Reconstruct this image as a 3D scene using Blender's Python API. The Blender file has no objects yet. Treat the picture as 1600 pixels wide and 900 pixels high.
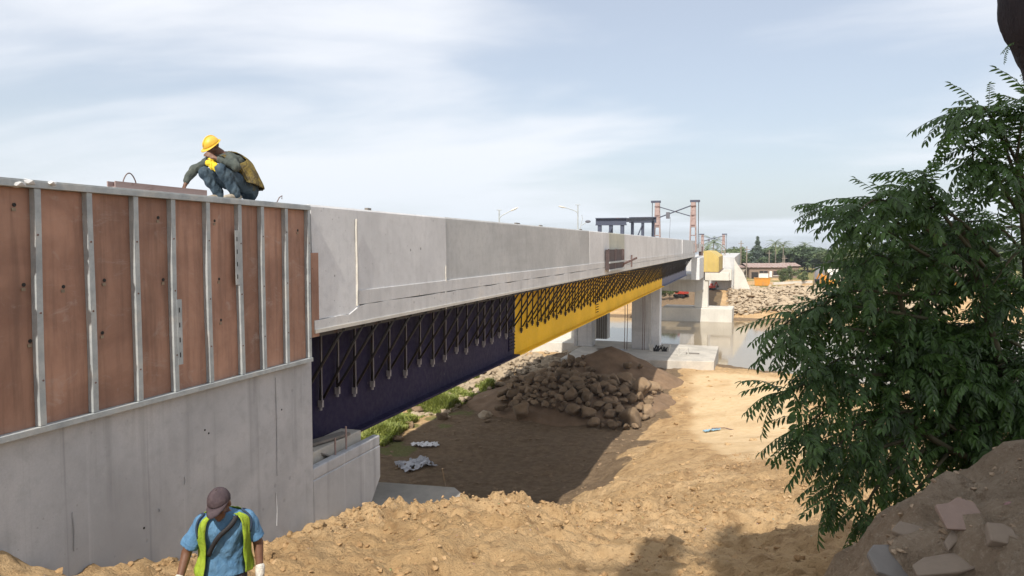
import bpy, bmesh, math, random
import numpy as np
from mathutils import Vector, Matrix, Euler, noise as mnoise

R = math.radians
random.seed(7)
rng = np.random.default_rng(11)
scene = bpy.context.scene
COL = scene.collection

# ------------------------------------------------------------------ camera
EYE = 12.2                      # eye height above the river
YAW, PITCH, FPX = R(17.75), math.atan(66 / 1156), 1156.0
cam_data = bpy.data.cameras.new('camera')
cam_data.sensor_width = 36.0
cam_data.lens = 36.0 * FPX / 1600.0
cam_data.clip_start = 0.05
cam_data.clip_end = 9000.0
cam = bpy.data.objects.new('camera', cam_data)
COL.objects.link(cam)
cam.location = (0, 0, EYE)
cam.rotation_euler = (math.pi / 2 - PITCH, 0, YAW)
scene.camera = cam

# ------------------------------------------------------------------ sky
SUN_EL = 47.0
SUN_TRAVEL = -3.0               # degrees right of the bridge axis the light travels
world = bpy.data.worlds.new('World')
scene.world = world
world.use_nodes = True
wt = world.node_tree
wt.nodes.clear()


def wn(t, **kw):
    n = wt.nodes.new(t)
    for k, v in kw.items():
        setattr(n, k, v)
    return n


def wmath(op, a, b=None, clamp=False):
    n = wn('ShaderNodeMath', operation=op, use_clamp=clamp)
    for i, v in enumerate((a, b)):
        if v is None:
            continue
        if isinstance(v, (int, float)):
            n.inputs[i].default_value = v
        else:
            wt.links.new(v, n.inputs[i])
    return n.outputs[0]


sky = wn('ShaderNodeTexSky', sky_type='NISHITA', sun_disc=False)
sky.sun_elevation = R(SUN_EL)
sky.sun_rotation = R(180 + SUN_TRAVEL)
sky.air_density = 1.0
sky.dust_density = 2.0
sky.ozone_density = 1.0
skys = wn('ShaderNodeVectorMath', operation='SCALE')
wt.links.new(sky.outputs[0], skys.inputs[0])
skys.inputs['Scale'].default_value = 0.10
tc = wn('ShaderNodeTexCoord')
sep = wn('ShaderNodeSeparateXYZ')
wt.links.new(tc.outputs['Generated'], sep.inputs[0])
zc = wmath('MAXIMUM', sep.outputs[2], 0.0)
den = wmath('ADD', zc, 0.16)
pu = wmath('DIVIDE', sep.outputs[0], den)
pv = wmath('DIVIDE', sep.outputs[1], den)
comb = wn('ShaderNodeCombineXYZ')
wt.links.new(pu, comb.inputs[0])
wt.links.new(pv, comb.inputs[1])
mp = wn('ShaderNodeMapping')
mp.inputs['Rotation'].default_value = (0, 0, R(-24))
mp.inputs['Scale'].default_value = (0.48, 0.95, 1.0)
mp.inputs['Location'].default_value = (3.1, 1.7, 0.0)
wt.links.new(comb.outputs[0], mp.inputs[0])


def wnoise(scale, detail, rough, dist, vec):
    n = wn('ShaderNodeTexNoise')
    n.inputs['Scale'].default_value = scale
    n.inputs['Detail'].default_value = detail
    n.inputs['Roughness'].default_value = rough
    n.inputs['Distortion'].default_value = dist
    wt.links.new(vec, n.inputs['Vector'])
    return n.outputs['Fac']


c1 = wnoise(0.9, 6, 0.48, 0.6, mp.outputs[0])
c2 = wnoise(3.2, 6, 0.6, 0.3, mp.outputs[0])
cl = wmath('ADD', c1, wmath('MULTIPLY', wmath('SUBTRACT', c2, 0.5), 0.17))
# an opening in the thin cloud, high above the river
pd = Vector((math.sin(R(-3)) * math.cos(R(14.5)), math.cos(R(-3)) * math.cos(R(14.5)), math.sin(R(14.5))))
dt = wn('ShaderNodeVectorMath', operation='DISTANCE')
wt.links.new(tc.outputs['Generated'], dt.inputs[0])
dt.inputs[1].default_value = pd
gap = wmath('MULTIPLY', wmath('SUBTRACT', 1.0, wmath('DIVIDE', dt.outputs['Value'], 0.36), True), 0.38)
cl = wmath('SUBTRACT', cl, gap)
mr = wn('ShaderNodeMapRange', interpolation_type='SMOOTHSTEP')
mr.inputs['From Min'].default_value = 0.26
mr.inputs['From Max'].default_value = 0.56
mr.inputs['To Min'].default_value = 0.38
mr.inputs['To Max'].default_value = 0.95
wt.links.new(cl, mr.inputs['Value'])
# thin haze whitens the sky toward the horizon
hz = wmath('MULTIPLY', wmath('POWER', wmath('SUBTRACT', 1.0, zc), 9.0), 0.55)
mix1 = wn('ShaderNodeMix', data_type='RGBA')
wt.links.new(mr.outputs[0], mix1.inputs['Factor'])
wt.links.new(skys.outputs[0], mix1.inputs['A'])
mix1.inputs['B'].default_value = (0.735, 0.755, 0.80, 1)
mix2 = wn('ShaderNodeMix', data_type='RGBA')
wt.links.new(hz, mix2.inputs['Factor'])
wt.links.new(mix1.outputs['Result'], mix2.inputs['A'])
mix2.inputs['B'].default_value = (0.52, 0.61, 0.69, 1)
bg = wn('ShaderNodeBackground')
wt.links.new(mix2.outputs['Result'], bg.inputs['Color'])
bg.inputs['Strength'].default_value = 1.0
wo = wn('ShaderNodeOutputWorld')
wt.links.new(bg.outputs[0], wo.inputs['Surface'])

# ------------------------------------------------------------------ sun
sl = bpy.data.lights.new('sun', 'SUN')
sl.energy = 4.3
sl.angle = R(0.6)
sl.color = (1.0, 0.93, 0.82)
sun = bpy.data.objects.new('sun', sl)
COL.objects.link(sun)
sd = Vector((math.sin(R(SUN_TRAVEL)) * math.cos(R(SUN_EL)), math.cos(R(SUN_TRAVEL)) * math.cos(R(SUN_EL)), -math.sin(R(SUN_EL))))
sun.rotation_euler = sd.to_track_quat('-Z', 'Y').to_euler()
sun.location = (0, -40, 60)

vs = scene.view_settings
vs.view_transform = 'Standard'
vs.look = 'None'
vs.exposure = 0.42
vs.gamma = 1.0
vs.use_curve_mapping = False

# ------------------------------------------------------------------ helpers: places
FW = Vector((-math.sin(YAW) * math.cos(PITCH), math.cos(YAW) * math.cos(PITCH), -math.sin(PITCH)))
RT = Vector((math.cos(YAW), math.sin(YAW), 0))
UP = RT.cross(FW)
C0 = Vector((0, 0, EYE))


def ray(px, py):
    return FW + RT * ((px - 800) / FPX) + UP * ((450 - py) / FPX)


def P(px, py, D):
    return C0 + ray(px, py) * D


def PX(px, py, x):
    r = ray(px, py)
    return C0 + r * (x / r.x)


def PZ(px, py, z):
    r = ray(px, py)
    return C0 + r * ((z - EYE) / r.z)


# ------------------------------------------------------------------ helpers: objects
def tag(o, label=None, cat=None, group=None, kind=None):
    for k, v in (('label', label), ('category', cat), ('group', group), ('kind', kind)):
        if v:
            o[k] = v
    return o


def empty(name, loc=(0, 0, 0), rz=0.0, label=None, cat=None, group=None):
    o = bpy.data.objects.new(name, None)
    o.empty_display_size = 0.2
    COL.objects.link(o)
    o.location = loc
    o.rotation_euler = (0, 0, rz)
    return tag(o, label, cat, group)


def link(name, me, parent=None, loc=None, rot=None, scale=None, world_verts=True):
    """world_verts: the mesh is in world coordinates although it has a parent"""
    o = bpy.data.objects.new(name, me)
    COL.objects.link(o)
    if parent is not None:
        o.parent = parent
        if world_verts:
            o.matrix_parent_inverse = (Matrix.Translation(parent.location) @ Euler(parent.rotation_euler).to_matrix().to_4x4()).inverted() if parent.parent is None else parent_world(parent).inverted()
    if loc is not None:
        o.location = loc
    if rot is not None:
        o.rotation_euler = rot
    if scale is not None:
        o.scale = scale if hasattr(scale, '__len__') else (scale,) * 3
    return o


def local_m(o):
    return Matrix.LocRotScale(o.location, o.rotation_euler, o.scale)


def parent_world(o):
    m = local_m(o)
    if o.parent is not None:
        m = parent_world(o.parent) @ o.matrix_parent_inverse @ m
    return m


class MB:
    """collects simple solids and links them as one mesh"""

    def __init__(s):
        s.v, s.f = [], []

    def add(s, vs_, fs_):
        b = len(s.v)
        s.v.extend([tuple(v) for v in vs_])
        s.f.extend([tuple(b + i for i in f) for f in fs_])
        return s

    def box(s, lo, hi, m=None):
        x0, y0, z0 = lo
        x1, y1, z1 = hi
        vs_ = [Vector(p) for p in ((x0, y0, z0), (x1, y0, z0), (x1, y1, z0), (x0, y1, z0), (x0, y0, z1), (x1, y0, z1), (x1, y1, z1), (x0, y1, z1))]
        if m is not None:
            vs_ = [m @ v for v in vs_]
        return s.add(vs_, ((3, 2, 1, 0), (4, 5, 6, 7), (0, 1, 5, 4), (1, 2, 6, 5), (2, 3, 7, 6), (3, 0, 4, 7)))

    def prism(s, pts, axis, a, b):
        """pts: 2D outline; extruded along axis (0 x, 1 y, 2 z) from a to b"""
        n = len(pts)

        def mk(p, t):
            if axis == 0:
                return (t, p[0], p[1])
            if axis == 1:
                return (p[0], t, p[1])
            return (p[0], p[1], t)
        vs_ = [mk(p, a) for p in pts] + [mk(p, b) for p in pts]
        fs_ = [tuple(range(n)), tuple(range(2 * n - 1, n - 1, -1))] + [(i, n + i, n + (i + 1) % n, (i + 1) % n) for i in range(n)]
        return s.add(vs_, fs_)

    def tube(s, pts, rad, n=8, cap=True):
        pts = [Vector(p) for p in pts]
        if not hasattr(rad, '__len__'):
            rad = [rad] * len(pts)
        rings = []
        ref = None
        for i, p in enumerate(pts):
            d = (pts[min(i + 1, len(pts) - 1)] - pts[max(i - 1, 0)]).normalized()
            if ref is None:
                ref = Vector((0, 0, 1)) if abs(d.z) < 0.9 else Vector((1, 0, 0))
            a = d.cross(ref)
            if a.length < 1e-5:
                a = d.orthogonal()
            a.normalize()
            b = d.cross(a).normalized()
            ref = b.cross(d) if False else ref
            rings.append([p + (a * math.cos(2 * math.pi * k / n) + b * math.sin(2 * math.pi * k / n)) * rad[i] for k in range(n)])
        b0 = len(s.v)
        for r_ in rings:
            s.v.extend([tuple(q) for q in r_])
        for i in range(len(pts) - 1):
            for k in range(n):
                s.f.append((b0 + i * n + k, b0 + i * n + (k + 1) % n, b0 + (i + 1) * n + (k + 1) % n, b0 + (i + 1) * n + k))
        if cap:
            s.f.append(tuple(b0 + k for k in range(n - 1, -1, -1)))
            s.f.append(tuple(b0 + (len(pts) - 1) * n + k for k in range(n)))
        return s

    def beam(s, p0, p1, w, h):
        """rectangular bar between two points"""
        p0, p1 = Vector(p0), Vector(p1)
        d = (p1 - p0)
        L = d.length
        q = d.to_track_quat('Y', 'Z')
        m = Matrix.Translation(p0) @ q.to_matrix().to_4x4()
        return s.box((-w / 2, 0, -h / 2), (w / 2, L, h / 2), m)

    def ibeam(s, p0, p1, w, h, t=0.03):
        p0, p1 = Vector(p0), Vector(p1)
        L = (p1 - p0).length
        q = (p1 - p0).to_track_quat('Y', 'Z')
        m = Matrix.Translation(p0) @ q.to_matrix().to_4x4()
        s.box((-w / 2, 0, h / 2 - t), (w / 2, L, h / 2), m)
        s.box((-w / 2, 0, -h / 2), (w / 2, L, -h / 2 + t), m)
        s.box((-t / 2, 0.002, -h / 2 + t), (t / 2, L - 0.002, h / 2 - t), m)
        return s

    def ico(s, c, r, sub=1, m=None):
        bm = bmesh.new()
        bmesh.ops.create_icosphere(bm, subdivisions=sub, radius=1.0)
        vs_ = [Vector((v.co.x * r[0], v.co.y * r[1], v.co.z * r[2])) for v in bm.verts]
        if m is not None:
            vs_ = [m @ v for v in vs_]
        bm.verts.index_update()
        fs_ = [tuple(v.index for v in f.verts) for f in bm.faces]
        bm.free()
        return s.add([v + Vector(c) for v in vs_], fs_)

    def mesh(s, name, mat=None, smooth=False):
        me = bpy.data.meshes.new(name)
        me.from_pydata(s.v, [], s.f)
        if mat is not None:
            me.materials.append(mat)
        if smooth:
            me.polygons.foreach_set('use_smooth', [True] * len(me.polygons))
        me.update()
        return me

    def build(s, name, mat, parent=None, smooth=False, bevel=0.0, wv=True):
        me = s.mesh(name, mat, smooth)
        o = link(name, me, parent, world_verts=wv)
        if bevel:
            md = o.modifiers.new('bevel', 'BEVEL')
            md.width = bevel
            md.segments = 2
            md.limit_method = 'ANGLE'
        return o


def box(name, mat, lo, hi, parent=None, bevel=0.0, wv=True):
    return MB().box(lo, hi).build(name, mat, parent, bevel=bevel, wv=wv)


# ------------------------------------------------------------------ helpers: materials
class NT:
    def __init__(s, name):
        s.m = bpy.data.materials.new(name)
        s.m.use_nodes = True
        s.t = s.m.node_tree
        s.b = s.t.nodes['Principled BSDF']
        s.geo = None

    def n(s, t, **kw):
        x = s.t.nodes.new(t)
        for k, v in kw.items():
            setattr(x, k, v)
        return x

    def put(s, sock, v):
        if isinstance(v, bpy.types.NodeSocket):
            s.t.links.new(v, sock)
        elif isinstance(v, (tuple, list)) and len(v) == 3 and sock.type == 'RGBA':
            sock.default_value = (*v, 1)
        else:
            sock.default_value = v

    def pos(s, scale=(1, 1, 1), obj=False, rot=(0, 0, 0)):
        if obj:
            src = s.n('ShaderNodeTexCoord').outputs['Object']
        else:
            src = s.n('ShaderNodeNewGeometry').outputs['Position']
        mp_ = s.n('ShaderNodeMapping')
        mp_.inputs['Scale'].default_value = scale if hasattr(scale, '__len__') else (scale,) * 3
        mp_.inputs['Rotation'].default_value = rot
        s.t.links.new(src, mp_.inputs[0])
        return mp_.outputs[0]

    def noise(s, vec, scale=1.0, detail=5, rough=0.55, dist=0.0):
        x = s.n('ShaderNodeTexNoise')
        s.put(x.inputs['Vector'], vec)
        x.inputs['Scale'].default_value = scale
        x.inputs['Detail'].default_value = detail
        x.inputs['Roughness'].default_value = rough
        x.inputs['Distortion'].default_value = dist
        return x.outputs['Fac']

    def voro(s, vec, scale=1.0, feature='F1', out='Distance', rnd=1.0):
        x = s.n('ShaderNodeTexVoronoi', feature=feature)
        s.put(x.inputs['Vector'], vec)
        x.inputs['Scale'].default_value = scale
        x.inputs['Randomness'].default_value = rnd
        return x.outputs[out]

    def ramp(s, v, a, b, lo=0.0, hi=1.0, smooth=True):
        x = s.n('ShaderNodeMapRange', interpolation_type='SMOOTHSTEP' if smooth else 'LINEAR')
        s.put(x.inputs['Value'], v)
        x.inputs['From Min'].default_value = a
        x.inputs['From Max'].default_value = b
        x.inputs['To Min'].default_value = lo
        x.inputs['To Max'].default_value = hi
        return x.outputs[0]

    def math(s, op, a, b=0.0, clamp=False):
        x = s.n('ShaderNodeMath', operation=op, use_clamp=clamp)
        s.put(x.inputs[0], a)
        s.put(x.inputs[1], b)
        return x.outputs[0]

    def mix(s, f, a, b, mode='MIX'):
        x = s.n('ShaderNodeMix', data_type='RGBA', blend_type=mode)
        s.put(x.inputs['Factor'], f)
        s.put(x.inputs['A'], a)
        s.put(x.inputs['B'], b)
        return x.outputs['Result']

    def bump(s, h, strength=0.3, dist=0.02, normal=None):
        x = s.n('ShaderNodeBump')
        x.inputs['Strength'].default_value = strength
        x.inputs['Distance'].default_value = dist
        s.put(x.inputs['Height'], h)
        if normal is not None:
            s.put(x.inputs['Normal'], normal)
        return x.outputs[0]

    def done(s, col, rough=0.8, metal=0.0, normal=None, spec=0.4):
        s.put(s.b.inputs['Base Color'], col)
        s.put(s.b.inputs['Roughness'], rough)
        s.b.inputs['Metallic'].default_value = metal
        s.b.inputs['Specular IOR Level'].default_value = spec
        if normal is not None:
            s.put(s.b.inputs['Normal'], normal)
        return s.m


def sc(c, k):
    return tuple(min(1, x * k) for x in c)


def m_concrete(name, c, var=0.16, streak=0.2, pits=0.0, form=False, warm=0.15, obj=False, bump=0.25, crack=0.0):
    t = NT(name)
    p = t.pos(1.0, obj)
    n1 = t.noise(p, 0.55, 7, 0.6, 0.4)
    n2 = t.noise(p, 5.5, 6, 0.6)
    n3 = t.noise(p, 40, 4, 0.6)
    ps = t.pos((2.6, 2.6, 0.16), obj)
    n4 = t.noise(ps, 1.0, 5, 0.6)
    n5 = t.noise(t.pos((7, 7, 0.10), obj), 1.0, 4, 0.6)
    col = t.mix(t.ramp(n1, 0.3, 0.72), sc(c, 1 - var), sc(c, 1 + var * 0.8))
    col = t.mix(t.ramp(n2, 0.45, 0.75, 0, 0.5), col, sc(c, 0.78))
    col = t.mix(t.ramp(n1, 0.55, 0.7, 0, warm), col, (c[0] * 1.05, c[1] * 0.95, c[2] * 0.8))
    col = t.mix(t.ramp(n4, 0.52, 0.72, 0, streak), col, sc(c, 0.45))
    col = t.mix(t.ramp(n5, 0.60, 0.72, 0, streak), col, sc(c, 0.42))
    col = t.mix(t.ramp(n5, 0.40, 0.30, 0, streak * 0.7), col, sc(c, 1.25))
    col = t.mix(t.ramp(n3, 0.35, 0.7, 0.0, 0.22), col, sc(c, 0.72))
    h = t.math('ADD', t.math('MULTIPLY', n2, 0.6), t.math('MULTIPLY', n3, 0.25))
    if pits:
        d = t.voro(t.pos(1, obj), 7.0)
        keep = t.math('GREATER_THAN', t.noise(p, 1.7, 2), 0.50)
        pit = t.math('MULTIPLY', t.ramp(d, 0.10, 0.05), keep)
        d2 = t.voro(t.pos(1, obj), 19.0)
        pit2 = t.math('MULTIPLY', t.ramp(d2, 0.13, 0.06, 0, 0.7), t.math('GREATER_THAN', t.noise(p, 3.1, 2), 0.55))
        d3 = t.voro(t.pos(1, obj), 2.6)
        pit3 = t.math('MULTIPLY', t.ramp(d3, 0.095, 0.06), t.math('GREATER_THAN', t.noise(p, 0.9, 2), 0.47))
        pit = t.math('MAXIMUM', t.math('MAXIMUM', pit, pit2), pit3)
        col = t.mix(t.math('MULTIPLY', pit, pits), col, sc(c, 0.3))
        h = t.math('SUBTRACT', h, t.math('MULTIPLY', pit, 0.7))
    if form:
        # smooth plywood-faced panels with faint pour bands
        pz = t.pos((0.25, 0.25, 3.0), obj)
        nb = t.noise(pz, 1.0, 3, 0.5)
        col = t.mix(t.ramp(nb, 0.5, 0.75, 0, 0.35), col, sc(c, 0.72))
    if crack:
        q = t.mix(0.16, t.pos(1, obj), t.n('ShaderNodeTexNoise').outputs['Color'])
        e = t.voro(q, 0.35, 'DISTANCE_TO_EDGE')
        ck = t.ramp(e, 0.012, 0.003, 0, crack)
        col = t.mix(ck, col, sc(c, 0.25))
    return t.done(col, t.ramp(n2, 0.3, 0.8, 0.72, 0.95), 0, t.bump(h, bump, 0.012))


def m_plain(name, c, c2=None, scale=4.0, rough=0.6, metal=0.0, bump=0.1, obj=True, dirt=0.0, dirtc=(0.25, 0.2, 0.14), stretch=(1, 1, 1), spec=0.4, rnd=0.0):
    t = NT(name)
    p = t.pos(stretch, obj)
    n1 = t.noise(p, scale, 6, 0.6)
    n2 = t.noise(p, scale * 7, 4, 0.6)
    col = t.mix(t.ramp(n1, 0.3, 0.7), c, c2 if c2 else sc(c, 0.8))
    col = t.mix(t.ramp(n2, 0.4, 0.75, 0, 0.25), col, sc(c, 0.6))
    if dirt:
        nd = t.noise(p, scale * 0.45, 7, 0.65, 0.5)
        col = t.mix(t.ramp(nd, 0.48, 0.7, 0, dirt), col, dirtc)
    if rnd:
        oi = t.n('ShaderNodeObjectInfo').outputs['Random']
        v = t.ramp(oi, 0, 1, 1 - rnd, 1 + rnd, False)
        vm = t.n('ShaderNodeVectorMath', operation='SCALE')
        t.put(vm.inputs[0], col)
        t.put(vm.inputs['Scale'], v)
        col = vm.outputs[0]
    return t.done(col, rough, metal, t.bump(n2, bump, 0.01), spec)


def m_steel_rust(name, paint, rust=(0.16, 0.07, 0.035), amount=0.5, rough=0.6, scale=3.0):
    t = NT(name)
    p = t.pos(1.0, True)
    n1 = t.noise(p, scale, 8, 0.68, 0.4)
    n2 = t.noise(p, scale * 8, 5, 0.6)
    f = t.ramp(t.math('ADD', n1, t.math('MULTIPLY', t.math('SUBTRACT', n2, 0.5), 0.2)), 0.62 - 0.25 * amount, 0.72 - 0.2 * amount)
    rc = t.mix(n2, sc(rust, 0.6), sc(rust, 1.5))
    col = t.mix(f, t.mix(n2, sc(paint, 0.85), sc(paint, 1.1)), rc)
    return t.done(col, t.ramp(f, 0, 1, rough, 0.9), 0.0, t.bump(n2, 0.15, 0.006), 0.4)


M = {}
M['wall'] = m_concrete('wall_concrete', (0.43, 0.44, 0.46), 0.20, 0.55, 0.25, warm=0.12, bump=0.3)
M['conc_light'] = m_concrete('pale_concrete', (0.63, 0.64, 0.655), 0.14, 0.16, 0.75, warm=0.05)
M['conc_edge'] = m_concrete('edge_concrete', (0.60, 0.605, 0.61), 0.16, 0.22, 0.4, warm=0.3, bump=0.35)
M['conc_grey'] = m_concrete('smooth_grey_concrete', (0.455, 0.465, 0.468), 0.13, 0.12, 0.12, True, warm=0.05, bump=0.1)
M['conc_olive'] = m_concrete('damp_concrete', (0.46, 0.47, 0.41), 0.1, 0.3, 0.1, True)
M['conc_white'] = m_concrete('pale_new_concrete', (0.58, 0.56, 0.51), 0.1, 0.12, 0.1, warm=0.2)
M['conc_pad'] = m_concrete('pad_concrete', (0.47, 0.44, 0.39), 0.22, 0.1, 0.2, warm=0.4, bump=0.4)
M['conc_pier'] = m_concrete('pier_concrete', (0.50, 0.50, 0.50), 0.12, 0.45, 0.1, True, warm=0.1)
M['broken'] = m_concrete('broken_concrete', (0.235, 0.185, 0.14), 0.2, 0.1, 0.3, warm=0.5, bump=0.6, obj=True)
M['pink'] = m_concrete('pinkish_slab', (0.27, 0.195, 0.16), 0.14, 0.05, 0.2, warm=0.2, bump=0.4, obj=True)
M['galv'] = m_plain('weathered_galvanised_steel', (0.42, 0.45, 0.46), (0.30, 0.33, 0.345), 5, 0.62, 0.15, 0.12, obj=False, dirt=0.5, dirtc=(0.5, 0.48, 0.44))
M['rust'] = m_steel_rust('rusty_steel', (0.15, 0.10, 0.095), (0.11, 0.06, 0.045), 0.6)
M['dark_ply'] = m_plain('dark_plywood', (0.085, 0.06, 0.06), (0.06, 0.042, 0.043), 3, 0.7)
M['rust_pink'] = m_steel_rust('primer_red_steel', (0.33, 0.245, 0.23), (0.15, 0.085, 0.07), 0.35)
M['steel_blue'] = m_steel_rust('dark_blue_steel', (0.055, 0.065, 0.10), amount=0.12)
M['bracket'] = m_steel_rust('bracket_steel', (0.035, 0.031, 0.029), (0.06, 0.035, 0.025), 0.3)
M['hanger'] = m_steel_rust('hanger_steel', (0.15, 0.145, 0.15), amount=0.25)
M['bracket_foot'] = m_plain('dusty_clamp_bright_edge', (0.34, 0.32, 0.33), rough=0.7)
M['black'] = m_plain('black_rubber', (0.02, 0.02, 0.02), rough=0.7)
M['wood'] = m_plain('weathered_timber', (0.30, 0.24, 0.17), (0.20, 0.16, 0.115), 2.0, 0.85, 0, 0.3, stretch=(10, 1, 10))
M['timber_grey'] = m_plain('grey_timber', (0.23, 0.21, 0.19), (0.15, 0.135, 0.12), 2.0, 0.85, 0, 0.3)


def m_plywood():
    t = NT('film_faced_plywood')
    p = t.pos(1.0)
    n1 = t.noise(p, 0.9, 7, 0.6, 0.5)
    g = t.noise(t.pos((9, 9, 0.7)), 1.2, 6, 0.6)
    n3 = t.noise(p, 12, 5, 0.65)
    col = t.mix(t.ramp(n1, 0.3, 0.7), (0.25, 0.135, 0.095), (0.41, 0.235, 0.165))
    col = t.mix(t.ramp(g, 0.42, 0.72, 0, 0.5), col, (0.15, 0.085, 0.062))
    scuff = t.noise(t.pos((1, 1.3, 2.4)), 1.6, 9, 0.72, 0.8)
    col = t.mix(t.ramp(scuff, 0.54, 0.74, 0, 0.55), col, (0.42, 0.35, 0.31))
    sp = t.voro(t.pos((1, 1, 0.6)), 6.0)
    keep = t.math('GREATER_THAN', t.noise(p, 1.3, 2), 0.6)
    col = t.mix(t.math('MULTIPLY', t.ramp(sp, 0.07, 0.04), keep), col, (0.03, 0.02, 0.018))
    oi = t.n('ShaderNodeObjectInfo').outputs['Random']
    vm = t.n('ShaderNodeVectorMath', operation='SCALE')
    t.put(vm.inputs[0], col)
    t.put(vm.inputs['Scale'], t.ramp(oi, 0, 1, 0.85, 1.15, False))
    return t.done(vm.outputs[0], t.ramp(n3, 0.3, 0.7, 0.5, 0.75), 0, t.bump(g, 0.12, 0.01), 0.35)


M['ply'] = m_plywood()


def m_girder(name, c, chalk=0.2):
    t = NT(name)
    p = t.pos(1.0)
    n1 = t.noise(p, 0.5, 6, 0.6)
    n2 = t.noise(t.pos((1.5, 1.5, 0.15)), 1.6, 6, 0.6)
    n3 = t.noise(p, 9, 5, 0.6)
    col = t.mix(t.ramp(n1, 0.3, 0.7), sc(c, 0.9), sc(c, 1.08))
    col = t.mix(t.ramp(n2, 0.5, 0.75, 0, chalk), col, tuple(0.6 * x + 0.10 for x in c))
    col = t.mix(t.ramp(n3, 0.55, 0.8, 0, 0.3), col, sc(c, 0.7))
    drip = t.noise(t.pos((3, 3, 0.22)), 1.4, 6, 0.65)
    col = t.mix(t.ramp(drip, 0.66, 0.74, 0, 0.10), col, (0.42, 0.40, 0.37))
    spl = t.voro(t.pos((1, 1, 0.6)), 3.0)
    col = t.mix(t.ramp(spl, 0.07, 0.03, 0, 0.15), col, (0.42, 0.40, 0.37))
    return t.done(col, t.ramp(n3, 0.3, 0.7, 0.6, 0.8), 0, t.bump(n3, 0.05, 0.004), 0.2)


M['navy'] = m_girder('navy_girder_paint', (0.015, 0.012, 0.044), 0.0)
M['yellow'] = m_girder('yellow_girder_paint', (0.76, 0.47, 0.022), 0.0)
M['slate'] = m_girder('slate_girder_paint', (0.17, 0.18, 0.25), 0.2)
M['far_yellow'] = m_girder('faded_yellow_paint', (0.50, 0.38, 0.13), 0.5)
M['grey_girder'] = m_girder('grey_girder_paint', (0.12, 0.12, 0.14), 0.2)


# ------------------------------------------------------------------ noise for shapes
def _hash(ix, iy, seed):
    h = (ix.astype(np.int64) * 374761393 + iy.astype(np.int64) * 668265263 + seed * 1442695041) & 0x7fffffff
    h = ((h ^ (h >> 13)) * 1274126177) & 0x7fffffff
    h = (h ^ (h >> 16)) & 0x7fffffff
    return h / 0x7fffffff


def vnoise(x, y, seed=0):
    ix, iy = np.floor(x), np.floor(y)
    fx, fy = x - ix, y - iy
    u, v = fx * fx * fx * (fx * (fx * 6 - 15) + 10), fy * fy * fy * (fy * (fy * 6 - 15) + 10)
    a, b = _hash(ix, iy, seed), _hash(ix + 1, iy, seed)
    c, d = _hash(ix, iy + 1, seed), _hash(ix + 1, iy + 1, seed)
    return (a + (b - a) * u) * (1 - v) + (c + (d - c) * u) * v - 0.5


def fbm(x, y, oct=4, seed=0, gain=0.5):
    s, a = 0.0, 1.0
    for i in range(oct):
        ca, sa = math.cos(i * 1.3), math.sin(i * 1.3)
        s = s + a * vnoise((x * ca - y * sa) * 2 ** i + 17.3 * i, (x * sa + y * ca) * 2 ** i - 9.1 * i, seed + i)
        a *= gain
    return s


# ------------------------------------------------------------------ ground
FX = -6.75                                 # face of the abutment wall
WATER = 0.0
cp = []


def cw(x, y, zrel):
    cp.append((x, y, EYE + zrel))


def cq(px, py, D):
    q = P(px, py, D)
    cp.append((q.x, q.y, q.z))


# around the photographer
for x, y, z in ((0, 0, -1.6), (0, -6, -1.6), (6, -5, -1.2), (-5, -6, -2.6), (14, -10, -1.0), (-6.7, -12, -2.6), (-6.7, 0, -2.8), (-3.2, 1.2, -2.7),
                (-1.2, 2.6, -2.3), (0.0, 4.2, -2.5), (-1.6, 5.0, -3.1), (-4.2, 5.1, -3.60), (-5.2, 3.6, -3.3), (2.6, 0.5, -1.45), (4.5, 2.0, -1.2),
                (12, 4, -0.9), (20, 8, -1.2), (40, -10, -1.5), (40, 20, -3), (-30, -20, -2), (-20, 5, -3.5)):
    cw(x, y, z)
# the bank at the lower edge of the picture, on the right
for a in ((1640, 670, 3.9), (1600, 695, 3.8), (1540, 720, 3.7), (1480, 755, 3.6), (1430, 795, 3.5), (1375, 845, 3.4), (1330, 905, 3.3),
          (1600, 800, 3.1), (1500, 850, 2.95), (1420, 905, 2.8), (1600, 900, 2.5), (1700, 800, 3.1)):
    cq(*a)
for a in ((1640, 830, 5.0), (1540, 870, 4.8), (1450, 910, 4.6), (1380, 960, 4.4), (1700, 720, 6.0)):
    cq(*a)
# dirt along the wall foot
for px, py in ((-60, 860), (0, 868), (130, 888), (230, 872), (330, 868), (430, 842), (520, 815), (575, 808)):
    q = PX(px, py, FX + 0.05)
    cp.append((q.x, q.y, q.z))
# the near dirt ramp and its ridge
for a in ((250, 905, 7.4), (460, 905, 7.8), (600, 900, 8.0), (800, 900, 8.2), (950, 900, 8.4), (1100, 900, 8.2), (1250, 900, 7.8), (520, 850, 9.6),
          (650, 830, 10.0), (800, 840, 10.4), (950, 845, 10.8), (1100, 845, 10.8), (1230, 840, 10.4), (1330, 830, 10.5),
          (600, 818, 11.6), (640, 810, 11.9), (700, 797, 12.2), (770, 803, 12.6), (830, 798, 13.2), (865, 803, 13.8), (905, 800, 15.0),
          (1000, 800, 14.6), (1100, 790, 15.0), (1200, 780, 15.0), (1320, 770, 15), (1500, 760, 15),
          (960, 750, 24), (1000, 730, 28), (1100, 740, 22), (1200, 730, 23), (1300, 720, 24), (1450, 700, 25),
          (1040, 690, 34), (1100, 690, 34), (1200, 680, 36), (1300, 670, 38), (1450, 660, 40), (1250, 640, 44), (1400, 635, 46),
          (1100, 622, 53), (1180, 610, 56), (1300, 612, 57), (1450, 610, 60), (1150, 583, 66), (1220, 588, 66), (1300, 592, 67), (1400, 604, 66)):
    cq(*a)
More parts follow.
